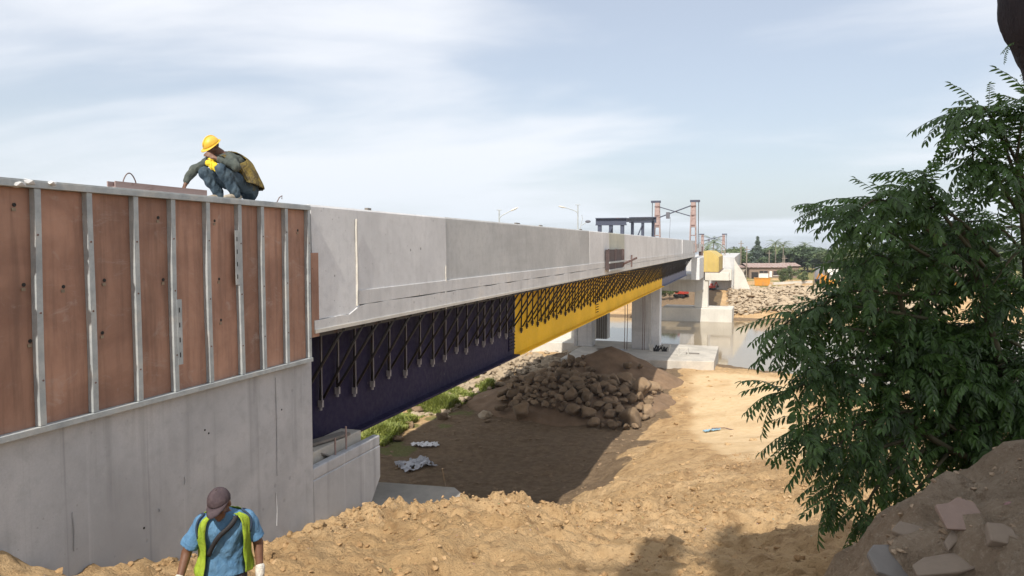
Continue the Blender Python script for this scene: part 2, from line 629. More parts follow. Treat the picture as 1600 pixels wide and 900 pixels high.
# shelf in front of the abutment, then down to the river flat under the bridge
for x, y, z in ((-8, 14.8, -6.45), (-12, 14.8, -6.5), (-16, 15, -6.6), (-7.0, 17.0, -6.6), (-11, 18, -7.0), (-16, 19, -7.4), (-6.0, 15.4, -5.9), (-5.6, 17.5, -6.7),
                (-5.6, 21, -8.2), (-8, 22, -8.7), (-13, 24, -9.3), (-19, 22, -8.6), (-6.2, 26, -9.9), (-9, 28, -10.7), (-14, 30, -11.0), (-20, 30, -10.8),
                (-6.4, 33, -10.9), (-9, 38, -11.2), (-14, 40, -11.3), (-22, 40, -11.1), (-6, 45, -11.3), (-12, 52, -11.3), (-20, 55, -11.2),
                (-5, 60, -11.3), (-12, 66, -11.4), (-22, 66, -11.3), (-10, 76, -11.6), (-2, 72, -11.6), (-20, 78, -11.6), (-35, 35, -10.5), (-35, 60, -11.0),
                (-60, 40, -9), (-60, 65, -11), (-35, 78, -11.6)):
    cw(x, y, z)
# the river bed and the far bank
for x in (-160, -100, -60, -40, -26, -12, 0, 12, 26, 45, 80, 140):
    near = 82 if x < -4 else 78 - 0.35 * min(x, 40)
    cw(x, near + 1.5, -12.45)
    cw(x, near + 8, -13.3)
    cw(x, 114, -13.4)
    cw(x, 124.5, -12.45)
    cw(x, 129, -11.7)
    cw(x, 140, -10.2)
    cw(x, 152, -8.9)
    cw(x, 180, -8.6)
    cw(x, 260, -8.2)
for x in (-400, -150, 150, 400):
    for y in (-100, 20, 60):
        cw(x, y, -3 if y < 40 else -9)
for x in (-2500, -900, -300, 0, 300, 900, 2500):
    cw(x, 420, -9.5)
    cw(x, 900, -13)
    cw(x, 3000, -42)
    cw(x, 5000, -70)
    cw(x, -300, -3)
CP = np.array(cp)


def _solve():
    d = np.sqrt(((CP[:, None, :2] - CP[None, :, :2]) ** 2).sum(-1))
    A = d + np.eye(len(CP)) * -0.02
    n = len(CP)
    B = np.zeros((n + 1, n + 1))
    B[:n, :n] = A
    B[:n, n] = 1
    B[n, :n] = 1
    return np.linalg.solve(B, np.concatenate([CP[:, 2], [0]]))


WTS = _solve()


def base_h(x, y):
    x, y = np.asarray(x, float), np.asarray(y, float)
    out = np.full(x.shape, WTS[-1])
    for i in range(len(CP)):
        out += WTS[i] * np.sqrt((x - CP[i, 0]) ** 2 + (y - CP[i, 1]) ** 2)
    return out


def sstep(v, a, b):
    t = np.clip((v - a) / (b - a), 0, 1)
    return t * t * (3 - 2 * t)


def track_mask(x, y):
    """the smooth, pale, driven-over strip that runs down to the river"""
    cx = 1.2 + (y - 30) * -0.055 + np.sin(y * 0.11) * 0.5
    w = 2.3 + (y - 25) * 0.085
    return (1 - sstep(np.abs(x - cx), w * 0.55, w)) * sstep(y, 22, 30) * (1 - sstep(y, 66, 72))


def rough_mask(x, y):
    """loose dug dirt: the near ramp, its ridge, the bank"""
    return (1 - sstep(y, 17, 34)) * sstep(x, -30, -18) + 0.0


def height(x, y):
    x, y = np.asarray(x, float), np.asarray(y, float)
    h = base_h(x, y)
    rm = rough_mask(x, y)
    tm = track_mask(x, y)
    lump = fbm(x * 1.1, y * 1.1, 4, 3, 0.55)
    lump2 = fbm(x * 4.3, y * 4.3, 3, 9, 0.55)
    ridge = np.exp(-((y - (12.4 + (x + 4) * 0.45)) / 2.2) ** 2) * sstep(x, -8, -6) * (1 - sstep(x, -2.5, 1))
    h = h + rm * (0.24 * lump + 0.13 * lump2 + 0.045 * fbm(x * 11, y * 11, 2, 13)) + ridge * (0.22 * np.abs(lump2) + 0.16 * lump)
    bk = sstep(x, -0.1, 0.6) * (1 - sstep(y, 5.2, 6.5)) * sstep(y, -2, 1)
    h = h + bk * (0.10 * fbm(x * 3.1, y * 3.1, 4, 41, 0.6) + 0.06 * np.abs(fbm(x * 7.3, y * 7.3, 3, 43, 0.6)))
    mid = sstep(y, 14, 22) * (1 - sstep(y, 70, 90))
    h = h + mid * (1 - 0.85 * tm) * (0.22 * fbm(x * 0.55, y * 0.55, 5, 21, 0.55)) - tm * 0.10
    h = np.where(y > 175, np.minimum(h, EYE - 8.0), h)
    far = sstep(y, 126, 140)
    h = h + far * 0.9 * fbm(x * 0.09, y * 0.09, 4, 33) * (1 - sstep(y, 400, 900))
    return h




def onground(px, py, d0=4.0, d1=400.0):
    """where the line of sight through a pixel first meets the ground"""
    r = ray(px, py)
    ds = np.geomspace(d0, d1, 900)
    X, Y, Z = C0.x + r.x * ds, C0.y + r.y * ds, C0.z + r.z * ds
    g = Z - quick_h(X, Y)
    k = np.argmax(g < 0)
    if g[k] >= 0:
        k = len(ds) - 1
    return Vector((X[k], Y[k], float(quick_h(X[k], Y[k]))))


def axis_pts(a, b, lo, hi, s0, g):
    """spacing s0 between a and b, growing outside to lo and hi"""
    mid = list(np.arange(a, b, s0))
    up, s, v = [], s0, b
    while v < hi:
        up.append(v)
        s = s * (1 + g)
        v += s
    up.append(hi)
    dn, s, v = [], s0, a
    while v > lo:
        s = s * (1 + g)
        v -= s
        dn.append(max(v, lo))
    return np.array(dn[::-1] + mid + up)


gx = axis_pts(-7.5, 4.6, -2500, 2500, 0.055, 0.035)
gy = axis_pts(3.0, 13.5, -600, 5000, 0.05, 0.0165)
# rows behind the camera need not be fine
gy = np.concatenate([np.linspace(-600, -20, 12), np.linspace(-16, 2.8, 90), gy[gy >= 3.0]])
GXX, GYY = np.meshgrid(gx, gy)
HH = height(GXX, GYY)
nx, ny = len(gx), len(gy)


def quick_h(x, y):
    """height read back from the ground mesh"""
    i = np.clip(np.searchsorted(gx, x) - 1, 0, nx - 2)
    j = np.clip(np.searchsorted(gy, y) - 1, 0, ny - 2)
    u = np.clip((x - gx[i]) / (gx[i + 1] - gx[i]), 0, 1)
    v = np.clip((y - gy[j]) / (gy[j + 1] - gy[j]), 0, 1)
    return (HH[j, i] * (1 - u) + HH[j, i + 1] * u) * (1 - v) + (HH[j + 1, i] * (1 - u) + HH[j + 1, i + 1] * u) * v


def hz_(x, y):
    return float(quick_h(x, y))


verts = np.stack([GXX.ravel(), GYY.ravel(), HH.ravel()], 1)
idx = np.arange(nx * ny).reshape(ny, nx)
quads = np.stack([idx[:-1, :-1].ravel(), idx[:-1, 1:].ravel(), idx[1:, 1:].ravel(), idx[1:, :-1].ravel()], 1)
gm = bpy.data.meshes.new('ground')
gm.vertices.add(len(verts))
gm.vertices.foreach_set('co', verts.astype(np.float32).ravel())
gm.loops.add(quads.size)
gm.loops.foreach_set('vertex_index', quads.astype(np.int32).ravel())
gm.polygons.add(len(quads))
gm.polygons.foreach_set('loop_start', np.arange(0, quads.size, 4, dtype=np.int32))
gm.polygons.foreach_set('loop_total', np.full(len(quads), 4, dtype=np.int32))
gm.polygons.foreach_set('use_smooth', np.ones(len(quads), dtype=bool))
gm.update()
# what kind of earth lies where: R darker brown earth under the deck and near the water, G pale driven track, B growth
X, Y = GXX.ravel(), GYY.ravel()
wob = fbm(X * 0.5, Y * 0.5, 4, 55)
wob2 = fbm(X * 0.13, Y * 0.13, 3, 77)
dark_earth = sstep(Y + 3 * wob, 19, 25) * (1 - sstep(X + 1.6 * wob, -6.3, -4.9)) * sstep(X + 2.5 * wob, -19.5, -16.5) * (1 - sstep(Y, 74, 78))
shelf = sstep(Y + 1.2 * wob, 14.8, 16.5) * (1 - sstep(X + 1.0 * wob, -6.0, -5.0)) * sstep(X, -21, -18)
dark_earth = np.maximum(dark_earth, shelf * 0.9)
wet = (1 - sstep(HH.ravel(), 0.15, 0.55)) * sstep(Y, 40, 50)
dark_earth = np.maximum(dark_earth, wet * 0.8)
trk = track_mask(X, Y) * (0.75 + 0.6 * wob)
grow = sstep(Y, 130, 158) * np.clip(0.45 + 1.6 * wob2, 0, 1) * sstep(HH.ravel(), 1.5, 3)
grow = np.maximum(grow, sstep(Y, 185, 230))
grow = np.maximum(grow, sstep(-X, 16.5, 18) * sstep(Y, 22, 26) * (1 - sstep(Y, 44, 52)) * np.clip(0.5 + 2 * wob, 0, 1))
bank = sstep(X + 0.3 * wob, 0.0, 0.8) * (1 - sstep(Y, 5, 6.5))
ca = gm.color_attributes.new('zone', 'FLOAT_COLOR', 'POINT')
ca.data.foreach_set('color', np.stack([dark_earth, np.clip(trk, 0, 1), np.clip(grow, 0, 1), bank], 1).astype(np.float32).ravel())


def m_ground():
    t = NT('earth')
    at = t.n('ShaderNodeVertexColor', layer_name='zone')
    sp = t.n('ShaderNodeSeparateColor')
    t.put(sp.inputs[0], at.outputs['Color'])
    p = t.pos(1.0)
    n1 = t.noise(p, 0.35, 7, 0.6, 0.3)
    n2 = t.noise(p, 2.6, 8, 0.65)
    n3 = t.noise(p, 14, 7, 0.7)
    n4 = t.noise(p, 55, 5, 0.7)
    sand = t.mix(t.ramp(n1, 0.32, 0.7), (0.46, 0.305, 0.155), (0.58, 0.405, 0.225))
    sand = t.mix(t.ramp(n2, 0.47, 0.68, 0, 0.7), sand, (0.27, 0.165, 0.08))
    sand = t.mix(t.ramp(n3, 0.55, 0.75, 0, 0.5), sand, (0.58, 0.42, 0.25))
    sand = t.mix(t.ramp(n3, 0.45, 0.30, 0, 0.7), sand, (0.19, 0.11, 0.05))
    damp = t.noise(t.pos((1, 0.45, 1)), 0.28, 6, 0.6, 0.6)
    sand = t.mix(t.ramp(damp, 0.54, 0.68, 0, 0.55), sand, (0.255, 0.155, 0.078))
    pale = t.mix(t.ramp(n2, 0.35, 0.7), (0.62, 0.47, 0.29), (0.54, 0.39, 0.22))
    col = t.mix(t.ramp(t.math('ADD', sp.outputs[1], t.math('MULTIPLY', t.math('SUBTRACT', n2, 0.5), 0.5)), 0.25, 0.75), sand, pale)
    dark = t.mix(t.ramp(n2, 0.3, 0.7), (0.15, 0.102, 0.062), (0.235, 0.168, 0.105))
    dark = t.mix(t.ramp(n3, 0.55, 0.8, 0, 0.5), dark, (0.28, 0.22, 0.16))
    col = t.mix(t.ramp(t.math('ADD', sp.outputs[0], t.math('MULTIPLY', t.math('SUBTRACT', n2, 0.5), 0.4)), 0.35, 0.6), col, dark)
    green = t.mix(t.ramp(n3, 0.35, 0.7), (0.10, 0.12, 0.035), (0.20, 0.20, 0.07))
    col = t.mix(t.ramp(t.math('ADD', sp.outputs[2], t.math('MULTIPLY', t.math('SUBTRACT', n2, 0.5), 0.8)), 0.4, 0.65, 0, 0.8), col, green)
    bankc = t.mix(t.ramp(n2, 0.35, 0.7), (0.33, 0.25, 0.175), (0.45, 0.355, 0.26))
    bankc = t.mix(t.ramp(n3, 0.5, 0.7, 0, 0.7), bankc, (0.22, 0.155, 0.10))
    bankc = t.mix(t.ramp(n4, 0.5, 0.7, 0, 0.6), bankc, (0.52, 0.43, 0.33))
    col = t.mix(at.outputs['Alpha'], col, bankc)
    peb = t.voro(p, 9.0)
    pc = t.voro(p, 9.0, out='Color')
    keep = t.math('GREATER_THAN', t.noise(p, 3.0, 2), 0.56)
    pm = t.math('MULTIPLY', t.ramp(peb, 0.16, 0.10), keep)
    col = t.mix(t.math('MULTIPLY', pm, 0.6), col, t.mix(0.35, (0.52, 0.44, 0.33), pc))
    h = t.math('ADD', t.math('MULTIPLY', n2, 1.0), t.math('ADD', t.math('MULTIPLY', n3, 0.42), t.math('MULTIPLY', n4, 0.2)))
    h = t.math('ADD', h, t.math('MULTIPLY', pm, 0.12))
    soft = t.math('SUBTRACT', 1.0, t.math('MULTIPLY', sp.outputs[1], 0.7), True)
    nrm = t.bump(t.math('MULTIPLY', h, soft), 1.0, 0.17)
    return t.done(col, 0.95, 0, nrm, 0.15)


M['ground'] = m_ground()
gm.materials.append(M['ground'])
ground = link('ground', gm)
tag(ground, kind='structure')


# ------------------------------------------------------------------ water
def m_water():
    t = NT('river_water')
    p = t.pos((1, 1.6, 1))
    n1 = t.noise(p, 0.7, 5, 0.6)
    n2 = t.noise(p, 0.05, 4, 0.6)
    col = t.mix(t.ramp(n2, 0.3, 0.7), (0.22, 0.17, 0.105), (0.28, 0.22, 0.14))
    t.b.inputs['IOR'].default_value = 1.33
    return t.done(col, 0.06, 0, t.bump(n1, 0.05, 0.05), 0.5)


M['water'] = m_water()
wm = MB()
wm.add([(-900, 50, WATER), (900, 40, WATER), (900, 150, WATER), (-900, 150, WATER)], [(0, 1, 2, 3)])
river = wm.build('river', M['water'])
tag(river, kind='structure')

# ------------------------------------------------------------------ abutment and its seat
ZT = EYE + 0.60        # top of the wall and of the formwork
Y0 = 10.38             # end of the abutment wall
XL = -18.8             # far side of the bridge
abut = empty('abutment', (FX, 4, 7.5), 0, 'grey concrete abutment wall below the brown plywood formwork', 'abutment')
aw = MB()
aw.box((XL, -24, -1.0), (FX, Y0, ZT))
aw.build('wall', M['wall'], abut)
seat = MB()
seat.prism([(Y0 + 0.003, -1.0), (11.2, -1.0), (12.14, EYE - 5.11), (12.72, EYE - 4.49), (12.72, EYE - 3.85), (Y0 + 0.003, EYE - 3.85)], 1, XL, FX - 0.004)
sv = [(p[1], p[0], p[2]) for p in seat.v]     # prism runs along x
seat.v = sv
sb = seat.build('seat_block', M['wall'], abut)
md = sb.modifiers.new('bevel', 'BEVEL')
md.width = 0.025
# raised outer lip of the seat
MB().box((FX - 0.16, Y0 + 0.006, EYE - 3.852), (FX - 0.006, 12.70, EYE - 3.66)).build('seat_lip', M['wall'], abut, bevel=0.02)
for px, y0, y1 in ((430, 590, 745), (431, 770, 822), (113, 800, 862), (248, 795, 800), (288, 745, 757)):
    a, b = PX(px, y0, FX), PX(px, y1, FX)
    MB().tube([(FX + 0.006, a.y, a.z), (FX + 0.010, a.y + 0.01, (a.z + b.z) / 2), (FX + 0.006, a.y, b.z)], 0.008, 5).build('joint_strip', M['wall'], abut)
for px, py in ((440, 640), (320, 672), (326, 677), (225, 825)):
    q = PX(px, py, FX)
    MB().tube([(FX - 0.02, q.y, q.z), (FX + 0.004, q.y, q.z)], 0.014, 8).build('tie_hole', M['black'], abut)

# reinforcing stubs on the seat lip
for px, py, h in ((524, 712, 0.30), (541, 703, 0.42)):
    q = PX(px, py, FX - 0.1)
    MB().tube([(q.x, q.y, EYE - 3.70), (q.x, q.y, EYE - 3.66 + h)], 0.016, 6).build('rebar_stub', M['rust_pink'], abut)
# plinth beside the bearing
MB().box((-7.46, Y0 + 0.10, EYE - 3.852), (-7.02, 12.45, EYE - 3.52)).build('bearing_plinth', M['conc_pad'], abut, bevel=0.02)
# timbers left lying on the seat
seat_top = EYE - 3.85
tl = [('grey plank lying along the abutment seat beside the navy girder', (-7.40, 10.60), (-7.08, 12.0), 0.22, 0.05, 0.36),
      ('thick timber lying across the abutment seat near its edge', (-6.97, 10.6), (-6.93, 11.9), 0.09, 0.10, 0.0),
      ('tilted board propped on the timbers of the abutment seat', (-7.36, 10.75), (-6.98, 11.35), 0.26, 0.03, 0.45)]
for lab, a, b, w, h, up in tl:
    o = MB().beam((a[0], a[1], seat_top + h / 2 + 0.004 + up), (b[0], b[1], seat_top + h / 2 + 0.004 + up * (0.95 if up < 0.4 else 0.2)), w, h).build('timber', M['timber_grey'], bevel=0.006)
    tag(o, lab, 'plank', 'timbers on the abutment seat')

# ------------------------------------------------------------------ formwork
FS = -6.655                                    # outer face of the steel studs
ZB = EYE - 1.82
fw = empty('wall_formwork', (FX, 7.5, ZB), 0, 'brown plywood formwork with galvanised steel studs on the abutment wall', 'formwork')
stud_px = (57, 140, 212, 270, 325, 375, 410, 447, 482)
stud_y = [PX(p, 310, FS).y for p in stud_px]
ys = [stud_y[0] - 0.615 * k for k in range(9, 0, -1)] + stud_y
xp0, xp1 = FX + 0.004, FX + 0.026
for i in range(len(ys) - 1):
    a, b = ys[i], ys[i + 1]
    m_ = MB()
    dx = random.uniform(-0.003, 0.003)
    m_.box((xp0, a + 0.003, ZB + 0.03), (xp1 + dx, b - 0.003, ZT - 0.04))
    m_.build('plywood_panel', M['ply'], fw)


def stud(y, lean=0.0):
    """lipped steel channel, a little bent"""
    m_ = MB()
    n = 12
    w, d = 0.034, 0.075
    prof = [(xp1, -w), (FS, -w), (FS, w), (xp1, w), (xp1, w - 0.012), (FS - 0.012, w - 0.012), (FS - 0.012, -w + 0.012), (xp1, -w + 0.012)]
    ph, am = random.uniform(0, 6), random.uniform(0.002, 0.010)
    b0 = len(m_.v)
    for k in range(n + 1):
        t = k / n
        z = ZB + 0.035 + (ZT - 0.075 - ZB) * t
        off = am * math.sin(ph + t * 4.2) + lean * (t - 0.5)
        for (x, yy) in prof:
            m_.v.append((x + 0.3 * am * math.sin(ph * 2 + t * 5), y + yy + off, z))
    k8 = len(prof)
    for k in range(n):
        for j in range(k8):
            m_.f.append((b0 + k * k8 + j, b0 + k * k8 + (j + 1) % k8, b0 + (k + 1) * k8 + (j + 1) % k8, b0 + (k + 1) * k8 + j))
    m_.f.append(tuple(range(b0 + k8 - 1, b0 - 1, -1)))
    m_.f.append(tuple(b0 + n * k8 + j for j in range(k8)))
    return m_


for y in ys:
    s_ = stud(y, random.uniform(-0.02, 0.02)).build('stud', M['galv'], fw)
    for z in (0.42, 1.2, 1.95):
        zz = ZB + z + random.uniform(-0.1, 0.1)
        MB().tube([(FS - 0.004, y, zz), (FS + 0.006, y, zz)], 0.011, 6).build('bolt', M['rust'], s_)
# top and bottom rails
tr = MB()
tr.box((xp0, ys[0] - 0.2, ZT - 0.037), (FS + 0.012, ys[-1] + 0.045, ZT + 0.030))
tr.box((FX - 0.30, ys[0] - 0.2, ZT + 0.0305), (FS + 0.006, ys[-1] + 0.045, ZT + 0.042))
tr.build('top_rail', M['galv'], fw, bevel=0.004)
br = MB()
br.box((xp0, ys[0] - 0.2, ZB - 0.035), (FS + 0.012, ys[-1] + 0.05, ZB + 0.028))
br.build('bottom_rail', M['galv'], fw, bevel=0.004)
# spare slotted angles bolted beside two studs
for px, y0, y1 in ((280, 468, 570), (370, 360, 445)):
    a, b = PX(px, y0, FS), PX(px, y1, FS)
    m_ = MB()
    m_.box((FS + 0.001, a.y - 0.045, b.z), (FS + 0.006, a.y + 0.03, a.z))
    m_.box((FS - 0.05, a.y + 0.0305, b.z), (FS + 0.006, a.y + 0.036, a.z))
    so = m_.build('splice_angle', M['galv'], fw)
    for k in range(4):
        z = b.z + (a.z - b.z) * (0.15 + 0.23 * k)
        MB().box((FS + 0.0065, a.y - 0.018, z - 0.03), (FS + 0.009, a.y - 0.002, z + 0.03)).build('slot', M['black'], so)
# tie holes and torn spots in the plywood
for px, py in ((22, 320), (37, 445), (99, 448), (163, 438), (255, 437), (342, 436), (132, 328), (247, 340), (335, 345), (47, 533), (160, 520), (465, 360), (345, 500), (478, 470)):
    q = PX(px, py, xp1)
    m_ = MB()
    m_.tube([(xp1 - 0.012, q.y, q.z), (xp1 + 0.0045, q.y, q.z)], [0.018, 0.020], 8)
    m_.build('tie_hole', M['black'], fw)
    MB().box((xp1 + 0.001, q.y - 0.03, q.z - 0.06), (xp1 + 0.007, q.y + 0.012, q.z - 0.028)).build('torn_patch', M['wood'], fw)
# narrow plywood strip beyond the last stud
q0, q1 = PX(488, 395, -6.70), PX(499, 525, -6.70)
box('plywood_strip', M['ply'], (FX - 0.02, ys[-1] + 0.10, q1.z), (-6.69, ys[-1] + 0.31, q0.z), fw)
# hardened concrete spilled over the rail at the left
crust = MB()
for k in range(46):
    y = random.uniform(ys[0] - 0.3, 6.0)
    taper = min(1, max(0.15, (6.2 - y) / 0.9))
    r = random.uniform(0.04, 0.085) * taper
    q = Matrix.Rotation(random.uniform(0, 6), 3, random.choice('XYZ'))
    crust.ico((random.uniform(FX - 0.1, FS + 0.012), y, ZT + 0.012 + random.uniform(-0.03, 0.035) * taper), (r * 1.5, r * 1.9, r * 0.75), 1, q)
tag(crust.build('spilled_concrete', M['conc_edge'], fw), kind='stuff')
# wire end poking out of the rail
q = P(435, 318, 11.1)
MB().tube([(FX + 0.05, 9.45, ZT + 0.03), (FX + 0.07, 9.5, ZT + 0.12), (FX + 0.06, 9.58, ZT + 0.15), (FX + 0.07, 9.56, ZT + 0.10)], 0.008, 5).build('tie_wire', M['rust'], fw)

# a rusty channel lying on the rail, with a lifting loop
a, b = PX(178, 288, FX + 0.02), PX(300, 300, FX + 0.02)
ch = empty('steel_channel', (FX, a.y, ZT + 0.04), 0, 'rusty steel channel with a wire loop lying on the formwork rail', 'channel')
m_ = MB()
m_.box((FX - 0.08, a.y, ZT + 0.043), (FX + 0.04, b.y + 0.25, ZT + 0.055))
m_.box((FX + 0.028, a.y, ZT + 0.055), (FX + 0.04, b.y + 0.25, ZT + 0.118))
m_.box((FX - 0.08, a.y, ZT + 0.055), (FX - 0.068, b.y + 0.25, ZT + 0.118))
m_.build('channel', M['rust_pink'], ch)
lp = []
for k in range(12):
    t = k / 11
    lp.append((FX - 0.02, a.y + 0.16 + 0.20 * t, ZT + 0.10 + 0.13 * math.sin(math.pi * t) ** 0.7))
MB().tube(lp, 0.007, 6).build('wire_loop', M['rust'], ch)

# ------------------------------------------------------------------ bridge deck
DX = -6.71                                      # outer face of the parapet
DT, DF, DBm = EYE + 0.66, EYE - 0.80, EYE - 1.42
YE = 99.0
deck = empty('bridge_deck', (DX, 11, DBm), 0, 'long concrete bridge deck with a solid parapet above the girder', 'bridge deck')
par = [(484, 559, 'conc_light'), (559, 697, 'conc_light'), (697, 785, 'conc_grey'), (785, 893, 'conc_grey'), (893, 922, 'conc_grey'), (922, 952, 'conc_light'),
       (952, 976, 'conc_olive'), (976, 1010, 'conc_light'), (1010, 1042, 'conc_light'), (1042, 1066, 'conc_light')]
for k, (p0, p1, mt) in enumerate(par):
    ya = Y0 + 0.004 if k == 0 else PX(p0, 345, DX).y
    yb = PX(p1, 345, DX).y
    set_ = {'conc_light': 0.0, 'conc_grey': -0.014, 'conc_olive': 0.006}[mt] + random.uniform(-0.002, 0.002)
    zlo = DF + 0.002 if k else EYE - 1.20
    m_ = MB()
    # slightly battered face
    m_.prism([(DX - 0.30, zlo), (DX + set_ + (0.010 if k else 0.016), zlo), (DX + set_ - 0.012, DT - 0.03), (DX + set_ - 0.03, DT + random.uniform(-0.006, 0.006)), (DX - 0.26, DT)], 1, ya + 0.004, yb - 0.004)
    m_.build('parapet_panel', M[mt], deck)
# the last panel with its end post
box('parapet_post', M['conc_light'], (DX - 0.32, PX(1066, 375, DX).y + 0.01, DF - 0.02), (DX + 0.03, YE, DT - 0.02), deck)
# the slab edge: two pours with a rough joint between them
y559 = PX(559, 460, DX).y
for ya, yb in ((y559, 22.0), (22.0, 41.0), (41.0, 66.0), (66.0, YE)):
    box('edge_beam', M['conc_edge'], (DX - 0.5, ya + 0.003, EYE - 1.06), (DX + 0.026, yb - 0.003, DF), deck, bevel=0.008)
    # lower course, uneven upper edge
for ya, yb in ((Y0 + 0.004, 16.2), (16.2, 29), (29, 52), (52, YE)):
    m_ = MB()
    n = int((yb - ya) / 0.35)
    for j in range(n):
        u0, u1 = ya + 0.003 + (yb - ya - 0.006) * j / n, ya + 0.003 + (yb - ya - 0.006) * (j + 1) / n
        z0, z1 = (EYE - 1.075 + 0.03 * mnoise.noise((u, 0.3, 1.7)) for u in (u0 * 1.7, u1 * 1.7))
        if u0 < y559:
            z0 -= 0.13
        if u1 < y559:
            z1 -= 0.13
        xo = DX + 0.034
        zb = EYE - 1.36
        vs_ = [(DX - 0.5, u0, zb), (xo, u0, zb), (xo, u0, z0), (DX - 0.5, u0, z0), (DX - 0.5, u1, zb), (xo, u1, zb), (xo, u1, z1), (DX - 0.5, u1, z1)]
        m_.add(vs_, [(0, 1, 2, 3), (7, 6, 5, 4), (1, 5, 6, 2), (0, 4, 5, 1), (3, 2, 6, 7)])
    m_.build('lower_course', M['conc_edge'], deck)
# drip ledge along the bottom edge
for ya, yb in ((Y0 + 0.01, 20.5), (20.5, 44), (44, YE)):
    box('edge_strip', M['conc_white'], (DX - 0.42, ya, DBm), (DX + 0.05, yb - 0.004, EYE - 1.361), deck)
# vertical joint beads
for px, y0, y1 in ((557, 342, 478), (697, 415, 440), (697, 455, 483)):
    a, b = PX(px, y0, DX + 0.03), PX(px, y1, DX + 0.03)
    pts = [(DX + 0.022 + 0.004 * random.random(), a.y + 0.012 * random.uniform(-1, 1), a.z + (b.z - a.z) * k / 8) for k in range(9)]
    MB().tube(pts, 0.02 if px == 557 else 0.012, 6).build('joint_bead', M['conc_white'], deck)
# slab, far parapet
box('deck_slab', M['conc_grey'], (XL, Y0 + 0.004, EYE - 1.30), (DX - 0.505, YE - 0.1, EYE - 0.92), deck)
box('deck_surface', M['conc_pad'], (XL + 0.3, Y0 + 0.01, EYE - 0.916), (DX - 0.51, YE - 0.2, EYE - 0.80), deck)
box('parapet_panel', M['conc_light'], (XL, Y0 + 0.01, EYE - 0.915), (XL + 0.28, YE - 0.1, DT - 0.03), deck)
# small leftovers on the parapet top
for px, py, ln in ((572, 325, 0.25), (805, 346, 0.6), (843, 349, 0.5), (906, 355, 0.6), (1000, 362, 0.4)):
    q = PX(px, py, DX - 0.1)
    MB().beam((DX - 0.1, q.y, DT + 0.025), (DX - 0.16, q.y + ln, DT + 0.03), 0.06, 0.04).build('form_strip', M['timber_grey'], deck)

# ------------------------------------------------------------------ steel girders
GB, GT = EYE - 3.80, EYE - 1.302
girder = empty('edge_girder', (-7.6, 11, GB), 0, 'deep steel edge girder painted navy near and yellow farther on', 'girder')
yA, yB, yC, yD = 10.75, PX(808, 540, -7.6).y, PX(1036, 450, -7.6).y, YE - 1.0


def ibar(m_, x, a, b, z0, z1, w=0.46, tf=0.05, tw=0.03):
    m_.box((x - w / 2, a, z0), (x + w / 2, b, z0 + tf))
    m_.box((x - tw / 2, a, z0 + tf), (x + tw / 2, b, z1 - tf))
    m_.box((x - w / 2, a, z1 - tf), (x + w / 2, b, z1))


segs = [('navy_segment', 'navy', yA, yB - 0.003), ('yellow_segment', 'yellow', yB, yC - 0.003), ('slate_segment', 'slate', yC, yD)]
GXW = -7.72
for nm, mt, a, b in segs:
    m_ = MB()
    ibar(m_, GXW, a, b, GB, GT)
    g = m_.build(nm, M[mt], girder)
# bolted splices
for yy, mt, n in ((yB - 0.36, 'navy', 9), (PX(935, 480, -7.6).y, 'yellow', 8)):
    sp_ = MB().box((GXW + 0.016, yy - 0.30, GB + 0.22), (GXW + 0.045, yy + 0.30, GB + 1.25)).build('splice_plate', M[mt], girder)
    for k in range(n):
        z = GB + 0.28 + 0.92 * k / (n - 1)
        for j in range(4):
            MB().tube([(GXW + 0.045, yy - 0.24 + 0.16 * j, z), (GXW + 0.085, yy - 0.24 + 0.16 * j, z)], 0.022, 6).build('bolt', M['bracket'], sp_)
# the other girders of the deck
for x in (-10.9, -14.1, -17.3):
    g = empty('inner_girder', (x, 11, GB), 0, {-10.9: 'second steel girder behind the painted edge girder', -14.1: 'third steel girder under the middle of the deck', -17.3: 'outermost steel girder on the far side of the deck'}[x], 'girder', 'girders hidden behind the edge girder')
    m_ = MB()
    ibar(m_, x, yA, yD, GB, GT)
    m_.build('plate', M['grey_girder'], g)
# overhang brackets: hanger, diagonal strut and shoe
random.seed(3)
y = 11.35
k = 0
brk = []
proto = {}
while y < 95:
    zlow = EYE - 2.98 + random.uniform(-0.10, 0.10)
    key = (k % 5, y > yB)
    if key not in proto:
        rs = random.Random(k)
        m_ = MB()
        zl = -1.46 + rs.uniform(-0.08, 0.09)
        m_.tube([(-0.60, 0.01, -0.02), (-0.62 + rs.uniform(-0.02, 0.02), 0.02, zl * 0.5), (-0.62, 0.0, zl)], 0.027, 6)
        m_.tube([(0.28, 0, -0.03), (-0.57, rs.uniform(-0.05, 0.05), zl + 0.07)], 0.028, 6)
        m_.tube([(0.33, 0, -0.03), (-0.66, 0, -0.03)], 0.025, 5)
        proto[key] = (m_.mesh('bracket', M['bracket'], True), zl)
        m2 = MB()
        if y < yB:                              # thin pale pipe added to draw the hanger's bright edge
            m2.tube([(-0.555, -0.05, -0.05), (-0.56, -0.05, zl * 0.55), (-0.555, -0.05, zl)], 0.012, 5)
        m2.box((-0.66, -0.03, zl - 0.10), (-0.57, 0.03, zl + 0.03))
        m2.tube([(-0.62, 0, zl - 0.16), (-0.62, 0, zl - 0.08)], 0.03, 6)
        proto[key] += (m2.mesh('bracket_shoe', M['bracket'] if y > yB else M['bracket_foot']),)
    o = link('bracket', proto[key][0], girder, world_verts=True)
    o.location = (-7.02, y, DBm)
    o.rotation_euler = (0, 0, random.uniform(-0.05, 0.05))
    s_ = bpy.data.objects.new('bracket_shoe', proto[key][2])
    COL.objects.link(s_)
    s_.parent = o
    k += 1
    y += (0.74 if y < yB else 0.66) * random.uniform(0.8, 1.18)
